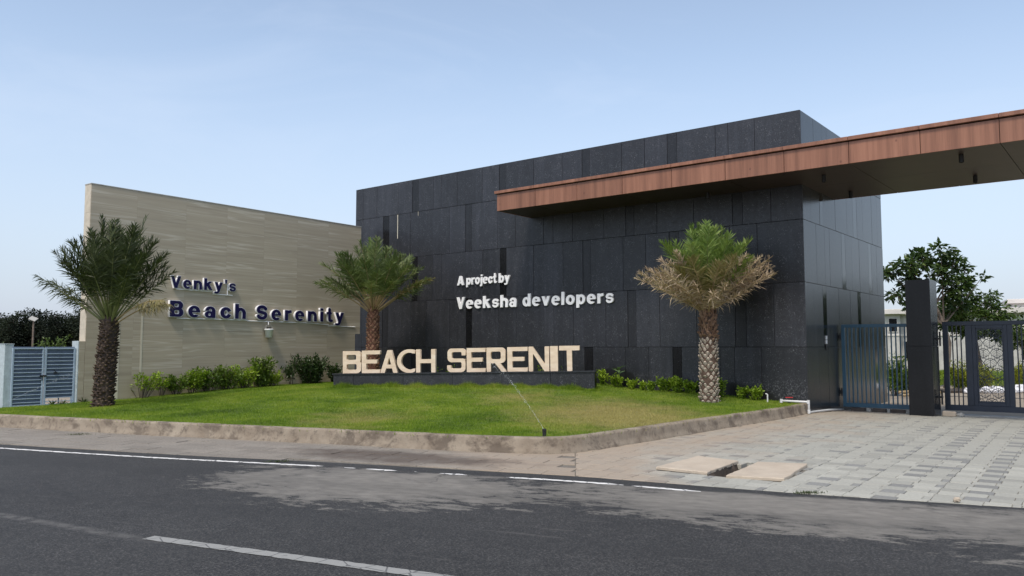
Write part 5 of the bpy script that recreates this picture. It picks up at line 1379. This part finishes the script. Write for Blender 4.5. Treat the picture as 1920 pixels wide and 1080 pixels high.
for x, y, h, wd, ns, nl, lab in ((2.62, 23.12, .46, .14, 5, 26, 'lime shrub right behind the right end of the plinth'), (2.95, 22.88, .40, .16, 6, 26, 'lime shrub beneath the broad-leaved plant'),
                            (3.34, 22.66, .30, .14, 5, 20, 'small V-shaped lime shrub, first after the damp arch by the plinth'), (3.63, 22.44, .33, .07, 3, 16, 'thin wispy lime sprig, second after the damp arch by the plinth'), (3.83, 22.28, .28, .11, 5, 20, 'small bushy lime shrub just left of the wide clump'),
                            (4.16, 22.02, .40, .22, 9, 34, 'left half of the wide lime clump left of the right palm'), (4.46, 21.78, .44, .22, 9, 34, 'tallest middle of the wide lime clump left of the right palm'), (4.72, 21.56, .38, .20, 8, 32, 'darker right end of the wide lime clump beside the palm trunk'),
                            (5.36, 21.03, .50, .16, 6, 26, 'lime shrub rising right beside the right palm trunk'), (5.86, 20.66, .30, .17, 6, 24, 'lower lime shrub inside the damp arch near the corner'), (6.10, 20.48, .40, .18, 7, 26, 'lime shrub nearest the riser pipe')):
    shrub(x, y, lz(x, y), h * .95, wd * 1.15, ns + 2, int(nl * 1.4), 0.074, 0.046, 'leaf_lime', lab, int(x * 100), gF, bare=.12, stemmat='bark_deep')
# broad-leaved plant
r = np.random.default_rng(9); o = empty('broadleaf_plant', (3.02, 22.98, lz(3.02, 22.98))); tag(o, 'plant with a few broad blue-green leaves above the lime shrub by the plinth', 'plant')
m = MB(); m.tube([(0, 0, -.03), (.02, 0, .3), (.03, 0, .50)], [.012, .010, .006], 6); m.build('stem', M['rachis_green'], o)
for k in range(6):
    a = k * 1.05 + .4; m = MB(); L = r.uniform(.18, .24); ca, sa = math.cos(a), math.sin(a); zz = .36 + .03 * k
    pr_ = [(0, 0, 0), (.3, .5, .10), (.65, .55, .17), (.92, .25, .20), (1.0, 0, .20)]
    vs = [(t * L * ca, t * L * sa, zz + z_ * L * 2) for t, w_, z_ in pr_] + [(t * L * ca - sa * w_ * L * .45 * s_, t * L * sa + ca * w_ * L * .45 * s_, zz + z_ * L * 2 + .02 * w_) for s_ in (1, -1) for t, w_, z_ in pr_[1:4]]
    m.add(vs, [(0, 1, 5), (1, 2, 6, 5), (2, 3, 7, 6), (3, 4, 7), (0, 8, 1), (1, 8, 9, 2), (2, 9, 10, 3), (3, 10, 4)]); m.build('leaf', M['leaf_blue'], o, smooth=True)
# sprigs behind the plinth letters, little rosettes by the side gate, weeds
for x, y, h, lab in ((*pxy(2.78, 0.95), .58, 'lime sprig seen between the uprights of the H'), (*pxy(3.28, 0.95), .60, 'lime sprig seen just left of the first S'), (*pxy(5.86, 0.9), .62, 'lime sprig seen under the slope of the N'), (*pxy(6.52, 0.9), .55, 'tiny lime sprig seen between I and T')):
    shrub(x, y, lz(x, y), h, .07, 4, 18, .06, .034, 'leaf_lime', lab, int(abs(x * 77)) + 5, gF, bare=.3, stemmat='bark_deep')
for x, lab in ((-0.83, 'small dark spiky rosette before the middle of the grey side gate'), (-0.58, 'small dark spiky rosette before the right leaf of the side gate'), (-0.05, 'small dark spiky rosette at the foot of the pier by the side gate')):
    p = wxy(x, -0.12); r = np.random.default_rng(int(abs(x * 1000))); o = empty('spiky_plant', (*p, lz(*p))); tag(o, lab, 'plant', 'spiky rosettes in front of the side gate')
    n_ = 22; a = r.uniform(0, 6.28, n_); el = r.uniform(.3, 1.2, n_); d = np.column_stack([np.cos(a) * np.cos(el), np.sin(a) * np.cos(el), np.sin(el)])
    V, F = leafset(np.zeros((n_, 3)), d, .16, .026, r, jit=.1); link('foliage', np_mesh('foliage', V, F, M['leaf_deep']), o)
def weed(x, y, rad, n_, label, mat='frond_mid', L=.045):
    r = np.random.default_rng(int(abs(x * 91)) + 1); q = r.normal(0, rad / 2, (n_, 2)) * np.array([1.6, .7]); c = np.column_stack([q, np.zeros(n_)])
    d = np.column_stack([r.normal(0, .6, (n_, 2)), np.full(n_, .8)]); V, F = leafset(c, d, L, .009, r, jit=.2)
    o = link('weed_tuft', np_mesh('weed_tuft', V, F, M[mat]), None, (x, y, -.006)); tag(o, label, 'weed')
weed(3.28, 9.06, .10, 170, 'green weed tuft at the edge of the paved drive and road', 'frond_dark', .032)
weed(-8.0, 15.1, .17, 160, 'dry dark weed tuft on the footpath near the left kerb', 'frond_dark', .03)
weed(-3.28, 11.55, .12, 120, 'small dark weed tuft on the footpath edge by the white line', 'frond_dark', .03)

# ------------------------------------------------------------------ date palms
def frond_mesh(r, L, e0, bend, nl, ll, wl_, mats, droop=0.0, sweep=0.0, start=.22, curl=0.0):
    n = 16; P = [np.zeros(3)]; e = e0; T_ = []
    for i in range(n):
        t = (i + .5) / n; ee = e0 - bend * t ** 1.6; az = sweep * t
        d = np.array([math.cos(ee) * math.cos(az), math.cos(ee) * math.sin(az), math.sin(ee)]); T_.append(d); P.append(P[-1] + d * L / n)
    P = np.array(P); T_ = np.array(T_ + [T_[-1]])
    m = MB(); m.tube([tuple(p) for p in P], [max(.004, .022 * (1 - .85 * i / n)) for i in range(n + 1)], 5, 1)
    V, F = [], []; b = 0
    for k in range(nl):
        t = start + (1 - start) * (k + .5) / nl
        for s in (-1, 1):
            f = t * n + r.normal(0, .05); i = min(n - 1, max(0, int(f))); p = P[i] + (P[i + 1] - P[i]) * (f - i); d = T_[i]
            side = np.cross(d, np.array([0, 0, 1.0])); side /= np.linalg.norm(side) + 1e-9; up = np.cross(side, d)
            al = math.radians(72 - 36 * t + r.normal(0, 9)); ve = r.choice([-.05, .35, .75]) + r.normal(0, .15)
            q = d * math.cos(al) + (side * s * math.cos(ve) + up * math.sin(ve)) * math.sin(al) + r.normal(0, .06 + curl, 3)
            q[2] -= droop * r.uniform(.4, 1.4); q /= np.linalg.norm(q)
            l = ll * (math.sin(math.pi * min(1, (.16 + .80 * (t - start) / (1 - start)))) ** .6) * r.uniform(.8, 1.15)
            wv = np.cross(q, up + r.normal(0, .4, 3)); wv /= np.linalg.norm(wv) + 1e-9
            w0 = wl_ * r.uniform(.8, 1.2); mid = p + q * l * .5; tip = p + q * l; tip = tip + np.array([0, 0, -(droop * .25 + .05) * l]) + r.normal(0, curl * .3, 3) * l
            V += [p - wv * w0 * .35, p + wv * w0 * .35, mid + wv * w0 * .5, tip, mid - wv * w0 * .5]
            F += [(b, b + 1, b + 2, b + 4), (b + 4, b + 2, b + 3)]; b += 5
    m.add(V, F, 0)
    return m.mesh('frond', mats)
def palm(name_label, x, y, z, th, r0, r1, tmat, smat, rows, per, sc, layers, seed, group, capmat=None, lean=0.0, split=1.0):
    r = np.random.default_rng(seed); o = empty('date_palm', (x, y, z)); tag(o, name_label, 'palm tree', group)
    m = MB(); n = 14; pr_ = [(r0 * 1.08, -.15), (r0 * 1.05, .02), (r0 * .97, .15), (r0 * .95, th * .5), (r1, th * .88), (r1 * .95, th), (r1 * .5, th + .16), (0, th + .2)]
    m.lathe([(q * .92, zz) for q, zz in pr_], n); m.build('trunk', M[tmat], o, smooth=True)
    m = MB(); m2 = MB(); rad = lambda zz: np.interp(zz, [p[1] for p in pr_], [p[0] for p in pr_])
    for i in range(rows):
        for j in range(per):
            zz = (i + .3) / rows * th
            if r.random() < .06: continue
            a = 2 * math.pi * (j + .5 * (i % 2) + r.normal(0, .06)) / per; R = rad(zz) * .9; ca, sa = math.cos(a), math.sin(a)
            hw = math.pi * R / per * r.uniform(.62, 1.08); hh = th / rows * r.uniform(.8, 1.5); out = sc * r.uniform(.4, 1.6); zz += r.normal(0, .012)
            tg = np.array([-sa, ca, 0]); nr = np.array([ca, sa, 0]); c0 = nr * R + np.array([0, 0, zz])
            up = np.array([0, 0, 1.0])
            if zz > split * th * r.uniform(.94, 1.06): out *= 1.7
            pts = [c0 - up * hh * .5 + nr * .002, c0 - tg * hw + nr * .006, c0 + tg * hw + nr * .006, c0 + up * hh * .38 - tg * hw * .62 + nr * out, c0 + up * hh * .38 + tg * hw * .62 + nr * out, c0 + up * hh * .55 + nr * out * .3, c0 + nr * out * .75]
            (m2 if out > sc * 1.6 * 1.02 or (split < 1 and zz > split * th) else m).add(pts, [(0, 2, 6), (0, 6, 1), (1, 6, 3), (6, 2, 4), (6, 4, 3), (3, 4, 5), (1, 3, 5), (2, 5, 4)])
    tag(m.build('leaf_bases', M[smat], o), kind='stuff')
    if m2.f: tag(m2.build('leaf_bases', M[capmat or smat], o), kind='stuff')
    if capmat:                                       # frayed sheath below the crown
        m = MB()
        for k in range(170):
            a = r.uniform(0, 6.28); zz = th * r.uniform(.70, 1.0); R = rad(zz); ca, sa = math.cos(a), math.sin(a); l = r.uniform(.10, .26); w_ = r.uniform(.010, .03); ou = r.uniform(.01, .10)
            m.add([(ca * R - sa * w_, sa * R + ca * w_, zz), (ca * R + sa * w_, sa * R - ca * w_, zz), (ca * (R + ou) + r.normal(0, .03), sa * (R + ou) + r.normal(0, .03), zz + l)], [(0, 1, 2)])
        tag(m.build('fibre_sheath', M[capmat], o), kind='stuff')
    gold = 2.39996; k = r.integers(0, 10)
    for (num, e0, e1, Lr, bend, mats, kw, zoff) in layers:
        var = [frond_mesh(r, 1.0 * Lr, 0, 0, 1, .1, .01, mats) for _ in range(0)]
        for i in range(num):
            el = math.radians(r.uniform(e0, e1)); k += 1
            me = frond_mesh(r, Lr * r.uniform(.9, 1.08), el, math.radians(bend * r.uniform(.6, 1.3)), kw.get('nl', 46), kw.get('ll', .42), kw.get('w', .020), [M[q_] for q_ in mats], kw.get('droop', 0), r.normal(0, .12), kw.get('start', .24), kw.get('curl', 0))
            az = k * gold + r.normal(0, .2)
            if 'az' in kw: az = kw['az'][i]
            R = r1 * (.25 + .6 * (1 - math.sin(el)))
            f = link('frond', me, o, (math.cos(az) * R, math.sin(az) * R, th + zoff + r.uniform(-.05, .08)), (0, 0, az))
            if kw.get('label'): f['label'] = kw['label']
    o.rotation_euler = (0, lean, 0)
    return o
gP = 'date palms on the lawn'
FM_ = ['frond_mid', 'rachis_tan']
G_, D_, N_, H_ = ['frond_dark', 'rachis_green'], ['frond_dry', 'rachis_tan'], ['frond_new', 'rachis_green'], ['frond_half', 'rachis_tan']
palm('dark olive date palm at the left end of the lawn before the stone wall', -9.80, 19.48, lz(-9.8, 19.48) - .02, 2.08, .245, .20, 'bark_dark', 'scale_dark', 34, 11, .05,
     [(9, 77, 89, 2.42, 6, G_, dict(ll=.42, nl=58, w=.024, start=.34), .0), (13, 66, 79, 2.30, 10, G_, dict(ll=.46, nl=58, w=.024, start=.36, curl=.05), -.02), (14, 55, 68, 2.08, 10, G_, dict(ll=.46, nl=56, w=.024, droop=.06, start=.40, curl=.08), -.05), (10, 46, 57, 1.80, 8, G_, dict(ll=.44, nl=52, w=.022, droop=.25, start=.44, curl=.1), -.08),
      (4, 34, 42, 1.75, 4, G_, dict(ll=.46, nl=52, w=.020, droop=.55, start=.40, curl=.08, az=[2.85, 3.2, 3.6, -.9]), -.08), (2, 33, 36, 1.72, 34, H_, dict(ll=.34, nl=50, w=.020, droop=.8, start=.45, az=[-0.22, -.35], label='drooping straw-coloured frond'), -.1)], 101, gP, lean=.05)
palm('green date palm with reddish trunk behind the left half of the plinth', -4.47, 26.0, .44, 2.38, .225, .20, 'bark_red', 'scale_red', 28, 9, .035,
     [(7, 72, 86, 2.10, 10, FM_, dict(ll=.46, nl=58, w=.028, start=.34), .0), (1, 87, 88, 2.42, 6, N_, dict(ll=.26, start=.55, az=[2.6]), .0), (14, 56, 73, 2.15, 14, FM_, dict(ll=.50, nl=58, w=.028, start=.36, curl=.05), -.02), (15, 42, 57, 2.02, 18, FM_, dict(ll=.50, nl=56, w=.028, droop=.1, start=.40, curl=.08), -.05),
      (12, 28, 43, 1.95, 14, FM_, dict(ll=.46, nl=54, w=.024, droop=.25, start=.42, curl=.08), -.08), (2, 34, 40, 2.05, 30, H_, dict(ll=.36, nl=54, w=.022, droop=.3, start=.4, az=[-.1, -.25], label='frond with a dried tip'), -.08)], 102, gP)
palm('half-dried date palm with tan lower fronds before the granite front', 4.85, 20.0, lz(4.85, 20) - .02, 2.28, .245, .195, 'bark_brown', 'scale_pale', 27, 10, .035,
     [(9, 74, 88, 1.92, 6, N_, dict(ll=.46, nl=56, w=.030, start=.28), .05), (12, 58, 74, 1.92, 8, N_, dict(ll=.50, nl=56, w=.030, start=.28), .03), (6, 50, 62, 1.80, 8, N_, dict(ll=.48, nl=56, w=.030, start=.28, az=[-1.1, -1.45, -1.8, -2.15, -2.5, -.8]), .02), (4, 44, 52, 1.55, 8, H_, dict(ll=.42, nl=56, w=.026, start=.26, az=[-1.6, -2.1, -1.2, -2.45]), .02),
      (13, 38, 54, 1.76, 8, D_, dict(ll=.36, nl=56, w=.022, curl=.2, droop=.02, start=.22, az=[-.95, -.65, -.35, -.05, .25, .6, 2.1, 2.5, 2.8, 3.1, 3.4, 3.75, 1.2]), .0), (12, 27, 40, 1.84, 8, D_, dict(ll=.36, nl=56, w=.022, curl=.26, droop=.1, start=.22, az=[-.8, -.5, -.2, .1, .4, .8, 2.3, 2.65, 2.95, 3.25, 3.55, 3.9]), -.03), (7, 26, 38, 1.15, 8, D_, dict(ll=.30, nl=50, w=.018, curl=.3, droop=.3, start=.2, az=[-1.3, -1.7, -2.1, -2.5, -.9, 1.0, 2.2]), -.06)], 103, gP, capmat='scale_brown', split=.68)

# ------------------------------------------------------------------ beyond the gates
m = MB(); m.prism([bxy(-14, 22), bxy(60, 22), bxy(60, 70), bxy(-14, 70)], -0.3, -0.10)
tag(m.build('back_lawn', M['lawn']), kind='structure')
r = np.random.default_rng(77); n_ = 26000
q = np.column_stack([r.uniform(14, 42, n_), r.uniform(36, 62, n_)]); q = q[(q[:, 0] / q[:, 1] > .40) & (q[:, 0] / q[:, 1] < .70)]; n_ = len(q)
V, F = leafset(np.column_stack([q, np.full(n_, -.10)]), np.column_stack([r.normal(0, .35, (n_, 2)), np.ones(n_)]), .26, .05, r, jit=.1)
tag(link('meadow_grass', np_mesh('meadow_grass', V, F, M['wild_grass'])), 'long bright grass behind the gates', 'grass', kind='stuff')
def tree(x, y, z, blobs, nleaf, L, wd, mats, label, seed, trunk, group=None, droop=.5, name='tree', bark='bark', gap_=.55):
    """blobs: (dx, dy, dz, rx, rz) leaf clumps reached by limbs from the trunk line"""
    r = np.random.default_rng(seed); o = empty(name, (x, y, z)); tag(o, label, 'tree', group)
    tp = [np.array(p, float) for p in trunk[0]]; tr_ = trunk[1]
    m = MB(); m.tube([tuple(p) for p in tp], tr_, 8); m.build('trunk', M[bark], o, smooth=True)
    lim = MB(); cs, ds = [], []; tot = sum(b[3] ** 2 * b[4] for b in blobs)
    for b in blobs:
        c = np.array(b[:3]); k = min(len(tp) - 1, max(1, int(len(tp) * .6))); st = tp[int(r.integers(k, len(tp)))]
        mid = st + (c - st) * .5 + r.normal(0, .12, 3) * b[3]; lim.tube([tuple(st), tuple(mid), tuple(c)], [tr_[-1] * .7, tr_[-1] * .45, tr_[-1] * .2], 5)
        nb = max(5, int(26 * b[3])); 
        per = int(nleaf * b[3] ** 2 * b[4] / tot / nb) + 1
        for s in range(nb):
            u_ = r.normal(0, 1, 3); u_ /= np.linalg.norm(u_); q = c + u_ * np.array([b[3], b[3], b[4]]) * r.uniform(.35, 1.0) ** .6
            lim.tube([tuple(c), tuple(c + (q - c) * .55 + r.normal(0, .05, 3)), tuple(q)], [tr_[-1] * .2, tr_[-1] * .12, tr_[-1] * .06], 4, cap=False)
            sp_ = gap_ * b[3] * .36
            cc = q + r.normal(0, 1, (per, 3)) * np.array([sp_, sp_, sp_ * .6]); cs.append(cc); ds.append((cc - q) / (sp_ + 1e-6) + u_ * .5)
    lim.build('limbs', M[bark], o)
    V, F = leafset(np.vstack(cs), np.vstack(ds), L, wd, r, droop=droop)
    for i, mt in enumerate(mats):
        sel = np.repeat(r.random(len(F) // 2) < 1.0 / len(mats), 1) if False else None
    h = len(F) // 2; mi = (np.arange(h) % 7 == 0).astype(int) if len(mats) > 1 else np.zeros(h, int)
    me = np_mesh('crown', V, F, [M[q_] for q_ in mats], midx=np.concatenate([mi, mi]))
    link('crown', me, o)
    return o
gT = 'garden trees behind the gates'
tree(18.35, 35, -.1, [(-1.85, .2, 5.05, .50, .32), (-1.25, -.3, 5.2, .55, .36), (-.45, .1, 5.55, .58, .38), (.25, -.2, 5.85, .42, .36), (.95, .1, 5.4, .52, .36), (1.35, 0, 5.0, .42, .26), (-.9, .3, 4.55, .58, .28), (-1.6, .1, 3.95, .42, .24), (.1, -.5, 4.85, .55, .32), (.75, -.3, 4.35, .58, .42), (.95, .2, 3.55, .52, .36), (2.15, .1, 4.75, .22, .16), (.45, .4, 3.1, .36, .22), (-1.0, 0, 3.5, .32, .18)],
     2300, .27, .14, ['leaf_tree', 'leaf_tree_light'], 'tallest dark-leaved tree showing over the black gatepost', 201, ([(.35, 0, -.1), (.45, 0, .9), (.55, 0, 1.9), (.35, 0, 2.7), (.0, 0, 3.6)], [.13, .11, .10, .085, .06]), gT, gap_=.42)
tree(21.5, 37.5, -.1, [(-.9, 0, 3.7, .6, .5), (-.3, .2, 4.2, .55, .45), (.4, 0, 3.75, .6, .5), (1.0, 0, 3.4, .55, .45), (-1.3, -.2, 2.95, .7, .55), (-.4, -.3, 2.9, .8, .6), (.5, -.2, 2.75, .8, .6), (1.4, 0, 2.7, .6, .45), (1.05, .2, 4.2, .22, .18), (1.9, .1, 3.35, .25, .2)],
     4200, .21, .11, ['leaf_tree_light', 'leaf_tree'], 'bushy lighter green tree above the leaf screen of the main gate', 202, ([(.2, 0, -.1), (.15, 0, 1.0), (.0, 0, 2.0), (.1, 0, 2.8)], [.10, .085, .07, .05]), gT)
tree(25.4, 38.5, -.1, [(-.7, 0, 2.35, .7, .4), (.2, 0, 2.5, .7, .45), (1.0, 0, 2.3, .7, .4), (-1.4, .2, 2.1, .6, .4), (1.6, 0, 2.6, .5, .4), (.0, .3, 1.7, .9, .4)],
     5000, .16, .08, ['leaf_tree_light', 'leaf_tree'], 'low spreading tree at the right edge over the main gate', 203, ([(-.3, 0, -.1), (-.2, 0, .9), (0, 0, 1.9)], [.13, .11, .08]), gT)

hs = empty('house', (29.8, 55, -0.12), math.radians(-26)); tag(hs, 'weathered grey plastered house with pale flat roof beyond the gates', 'house')
def hbox(n, x0, x1, y0, y1, z0, z1, mt, par=None, bev=0.0): mb = MB(); mb.box(x0, x1, y0, y1, z0, z1, bev=bev); return mb.build(n, M[mt], par or hs)
hbox('wall', -5.2, 5.6, 1.2, 9, -.2, 4.05, 'house_wall'); hbox('bay', -5.2, -3.05, 0.0, 1.198, -.2, 4.05, 'house_wall')
hbox('roof', -5.6, 6.0, 0.75, 9.4, 4.052, 4.42, 'house_roof', bev=.02); hbox('roof', -5.6, -2.7, -.45, .748, 4.052, 4.40, 'house_roof', bev=.02)
hbox('parapet', -1.4, .5, 1.6, 6, 4.422, 4.85, 'house_wall'); hbox('stair_room', 3.9, 5.4, 2.5, 6, 4.422, 4.75, 'house_wall'); hbox('roof', 3.6, 5.7, 2.2, 6.3, 4.752, 5.05, 'house_roof', bev=.02)
hbox('ledge', -5.25, -3.0, -.06, -.002, 2.55, 2.68, 'house_roof'); hbox('ledge', -3.0, 5.65, 1.13, 1.198, 2.55, 2.68, 'house_roof')
def hwin(x0, x1, y, z0, z1, pale=None, nm='window'):
    t = 0.06; mb = MB()
    mb.box(x0 - t, x0, y - .05, y - .003, z0 - t, z1 + t); mb.box(x1, x1 + t, y - .05, y - .003, z0 - t, z1 + t); mb.box(x0, x1, y - .05, y - .003, z1, z1 + t); mb.box(x0, x1, y - .07, y - .003, z0 - t, z0)
    f = mb.build(nm, M['house_wall'], hs)
    xm = x1 if pale is None else pale
    mb = MB(); mb.box(x0, xm, y - .02, y - .002, z0, z1); mb.build('pane', M['window_dark'], f)
    if pale is not None: mb = MB(); mb.box(xm, x1, y - .02, y - .002, z0, z1); mb.build('pane', M['window_sky'], f)
hwin(-5.05, -4.55, 0, 1.5, 3.6); hwin(-3.75, -3.25, 0, 2.85, 3.75); hwin(-2.85, -2.2, 1.2, .95, 2.15); hwin(-.25, 1.25, 1.2, 2.95, 3.8, pale=.75); hwin(4.2, 4.9, 1.2, .9, 2.1); hwin(2.2, 3.1, 1.2, 2.95, 3.8)

gC = 'yellow-green garden bushes behind the gates'
for x, y, h, wd, mt, lab in ((13.75, 29.2, 1.65, .42, 'leaf_mid', 'tall loose bush behind the bars of the blue gate'), (14.25, 29.6, 1.0, .40, 'leaf_tree_light', 'lower brownish bush behind the blue gate, right of the tall one'),
                        (18.15, 33.0, 1.15, .45, 'leaf_yellow', 'yellow speckled bush behind the left barred bay of the main gate'), (18.75, 33.2, 1.0, .45, 'leaf_yellow', 'yellow speckled bush behind the left half of the leaf screen'), (19.35, 33.5, 1.0, .45, 'leaf_yellow', 'yellow speckled bush behind the right half of the leaf screen'),
                        (21.9, 35.5, 1.1, .5, 'leaf_yellow', 'yellow bush behind the right barred bay of the main gate'), (23.0, 36.5, 1.1, .5, 'leaf_yellow', 'yellow bush at the right frame edge behind the main gate'), (17.3, 33.5, .8, .35, 'leaf_lime', 'low green bush seen between the black post and main gate')):
    shrub(x, y, -.12, h, wd, 12, 70, .11, .05, mt, lab, int(x * 50), gC, bare=.15, stemmat='bark_deep', name='bush', cat='bush')
ORD = 'first second third fourth fifth sixth seventh eighth ninth tenth eleventh twelfth thirteenth fourteenth last'.split()
sr = np.random.default_rng(8); k = 0
for x0, y0, x1, y1, n_ in ((17.2, 30.6, 20.2, 31.4, 15), (20.6, 33.0, 23.4, 35.2, 12)):
    for i in range(n_):
        t = i / (n_ - 1); rock('edging_stone', (x0 + (x1 - x0) * t + sr.normal(0, .05), y0 + (y1 - y0) * t + sr.normal(0, .06), -.02), sr.uniform(.14, .22), M['stone_white'],
             'whitewashed border stone, %s from the left %s' % (ORD[i], 'in the row ending behind the leaf screen' if n_ == 15 else 'in the row behind the right barred bay'), 'stone', 300 + k, .75, 'whitewashed stones edging the garden border'); k += 1
m = MB(); m.prism([(16.6, 30.9), (20.3, 31.9), (20.5, 33.6), (16.6, 32.6)], -.2, -.04); tag(m.build('garden_bed', M['soil']), kind='structure')
for i, (a, b, hgt) in enumerate((((13.2, 27.5), (14.9, 28.3), .05), ((13.4, 28.2), (15.0, 28.6), .12))):
    m = MB(); m.tube([(*a, hgt - .06), (*b, hgt)], .05, 6); tag(m.build('timber_pole', M['rachis_tan']), ['lower timber pole lying on the ground behind the blue gate', 'upper timber pole lying behind the blue gate'][i], 'pole')

gW = 'dark trees beyond the side gate'
fr = np.random.default_rng(55)
spec = [(-8, 4.5), (6, 4.75), (23, 4.4), (41, 5.15), (55, 4.6), (69, 5.05), (90, 4.95), (108, 4.65), (126, 4.85), (143, 4.6), (153, 5.2), (172, 5.0), (-30, 4.8), (-55, 4.6)]
names = ['at the far left edge', 'low domed, left of the tallest', 'short, in the dip left of the lamp', 'tallest left crown, just left of the street lamp', 'short, right behind the street lamp', 'high crown just right of the street lamp', 'third high crown from the lamp', 'ragged lower crown over the right gate leaf', 'round crown over the right gate leaf', 'low crown left of the stone wall', 'tall crown touching the stone wall edge', 'hidden mostly behind the stone wall', 'outermost but one on the left', 'outermost on the left']
for (px, h), nm in zip(spec, names):
    Y = 70 + fr.uniform(-2, 2); X = (px - 960) / 1514 * Y
    bl = [(fr.normal(0, .25), fr.normal(0, .4), h * .28, 1.15, 1.0), (fr.normal(0, .3), 0, h * .5, 1.1, .8), (fr.normal(0, .2), 0, h * .70, .9, .65), (fr.normal(0, .12), 0, h * .88, .52, .42), (fr.normal(0, .6), -.4, h * .60, .6, .5)]
    tree(X, Y, .05, bl, 5200, .20, .12, ['leaf_far', 'leaf_far'], 'dark dense tree beyond the side gate, ' + nm, int(px + 400), ([(0, 0, -.1), (.05, 0, h * .3), (0, 0, h * .6)], [.14, .12, .08]), gW, droop=.1, bark='bark_deep', gap_=.9)
lp = empty('street_lamp', (-26.65, 45, 0.07)); tag(lp, 'thin grey street lamp with a pale head before the dark trees', 'street lamp')
m = MB(); m.tube([(0, 0, -.1), (0, 0, 3.0)], [.06, .045], 8); m.build('pole', M['bark'], lp)
m = MB(); m.box(-.20, .20, -.16, .16, 0, .05, bev=.01); m.build('lamp_head', M['concrete_grey'], lp, loc=(-.02, 0, 3.12), rot=(math.radians(35), math.radians(20), 0))
shrub(-22.7, 40, .05, 2.15, .75, 16, 70, .16, .08, 'leaf_tree_light', 'bright green shrub top showing over the side gate', 88, None, bare=.2, stemmat='bark_deep', name='bush', cat='bush')
shrub(-30.6, 48, .05, 2.0, .9, 14, 60, .16, .08, 'leaf_tree', 'olive bush showing over the pillar at the far left', 89, None, bare=.2, stemmat='bark_deep', name='bush', cat='bush')

# trees inside the compound just beyond the right edge of the view: the glossy side wall mirrors them
gR = 'trees along the inner drive'
for k, (x, y, h) in enumerate(((25.5, 33.0, 4.6), (28.5, 36.5, 5.6), (32.0, 38.5, 4.8), (35.5, 43.0, 6.0), (39.5, 46.0, 5.0), (23.5, 28.0, 3.6))):
    tree(x, y, -.1, [(-.4, 0, h * .55, .9, .7), (.5, .2, h * .6, 1.0, .7), (0, -.3, h * .78, .9, .6), (.2, .1, h * .9, .5, .4), (-.2, .2, h * .35, .9, .6)], 2200, .26, .14, ['leaf_tree', 'leaf_tree_light'],
         'garden tree along the inner drive beyond the right edge, ' + ['nearest the gate', 'second from the gate', 'third from the gate', 'fourth and tallest', 'farthest', 'shortest, by the gate'][k], 400 + k, ([(0, 0, -.1), (.05, 0, h * .3), (0, 0, h * .6)], [.13, .10, .07]), gR)
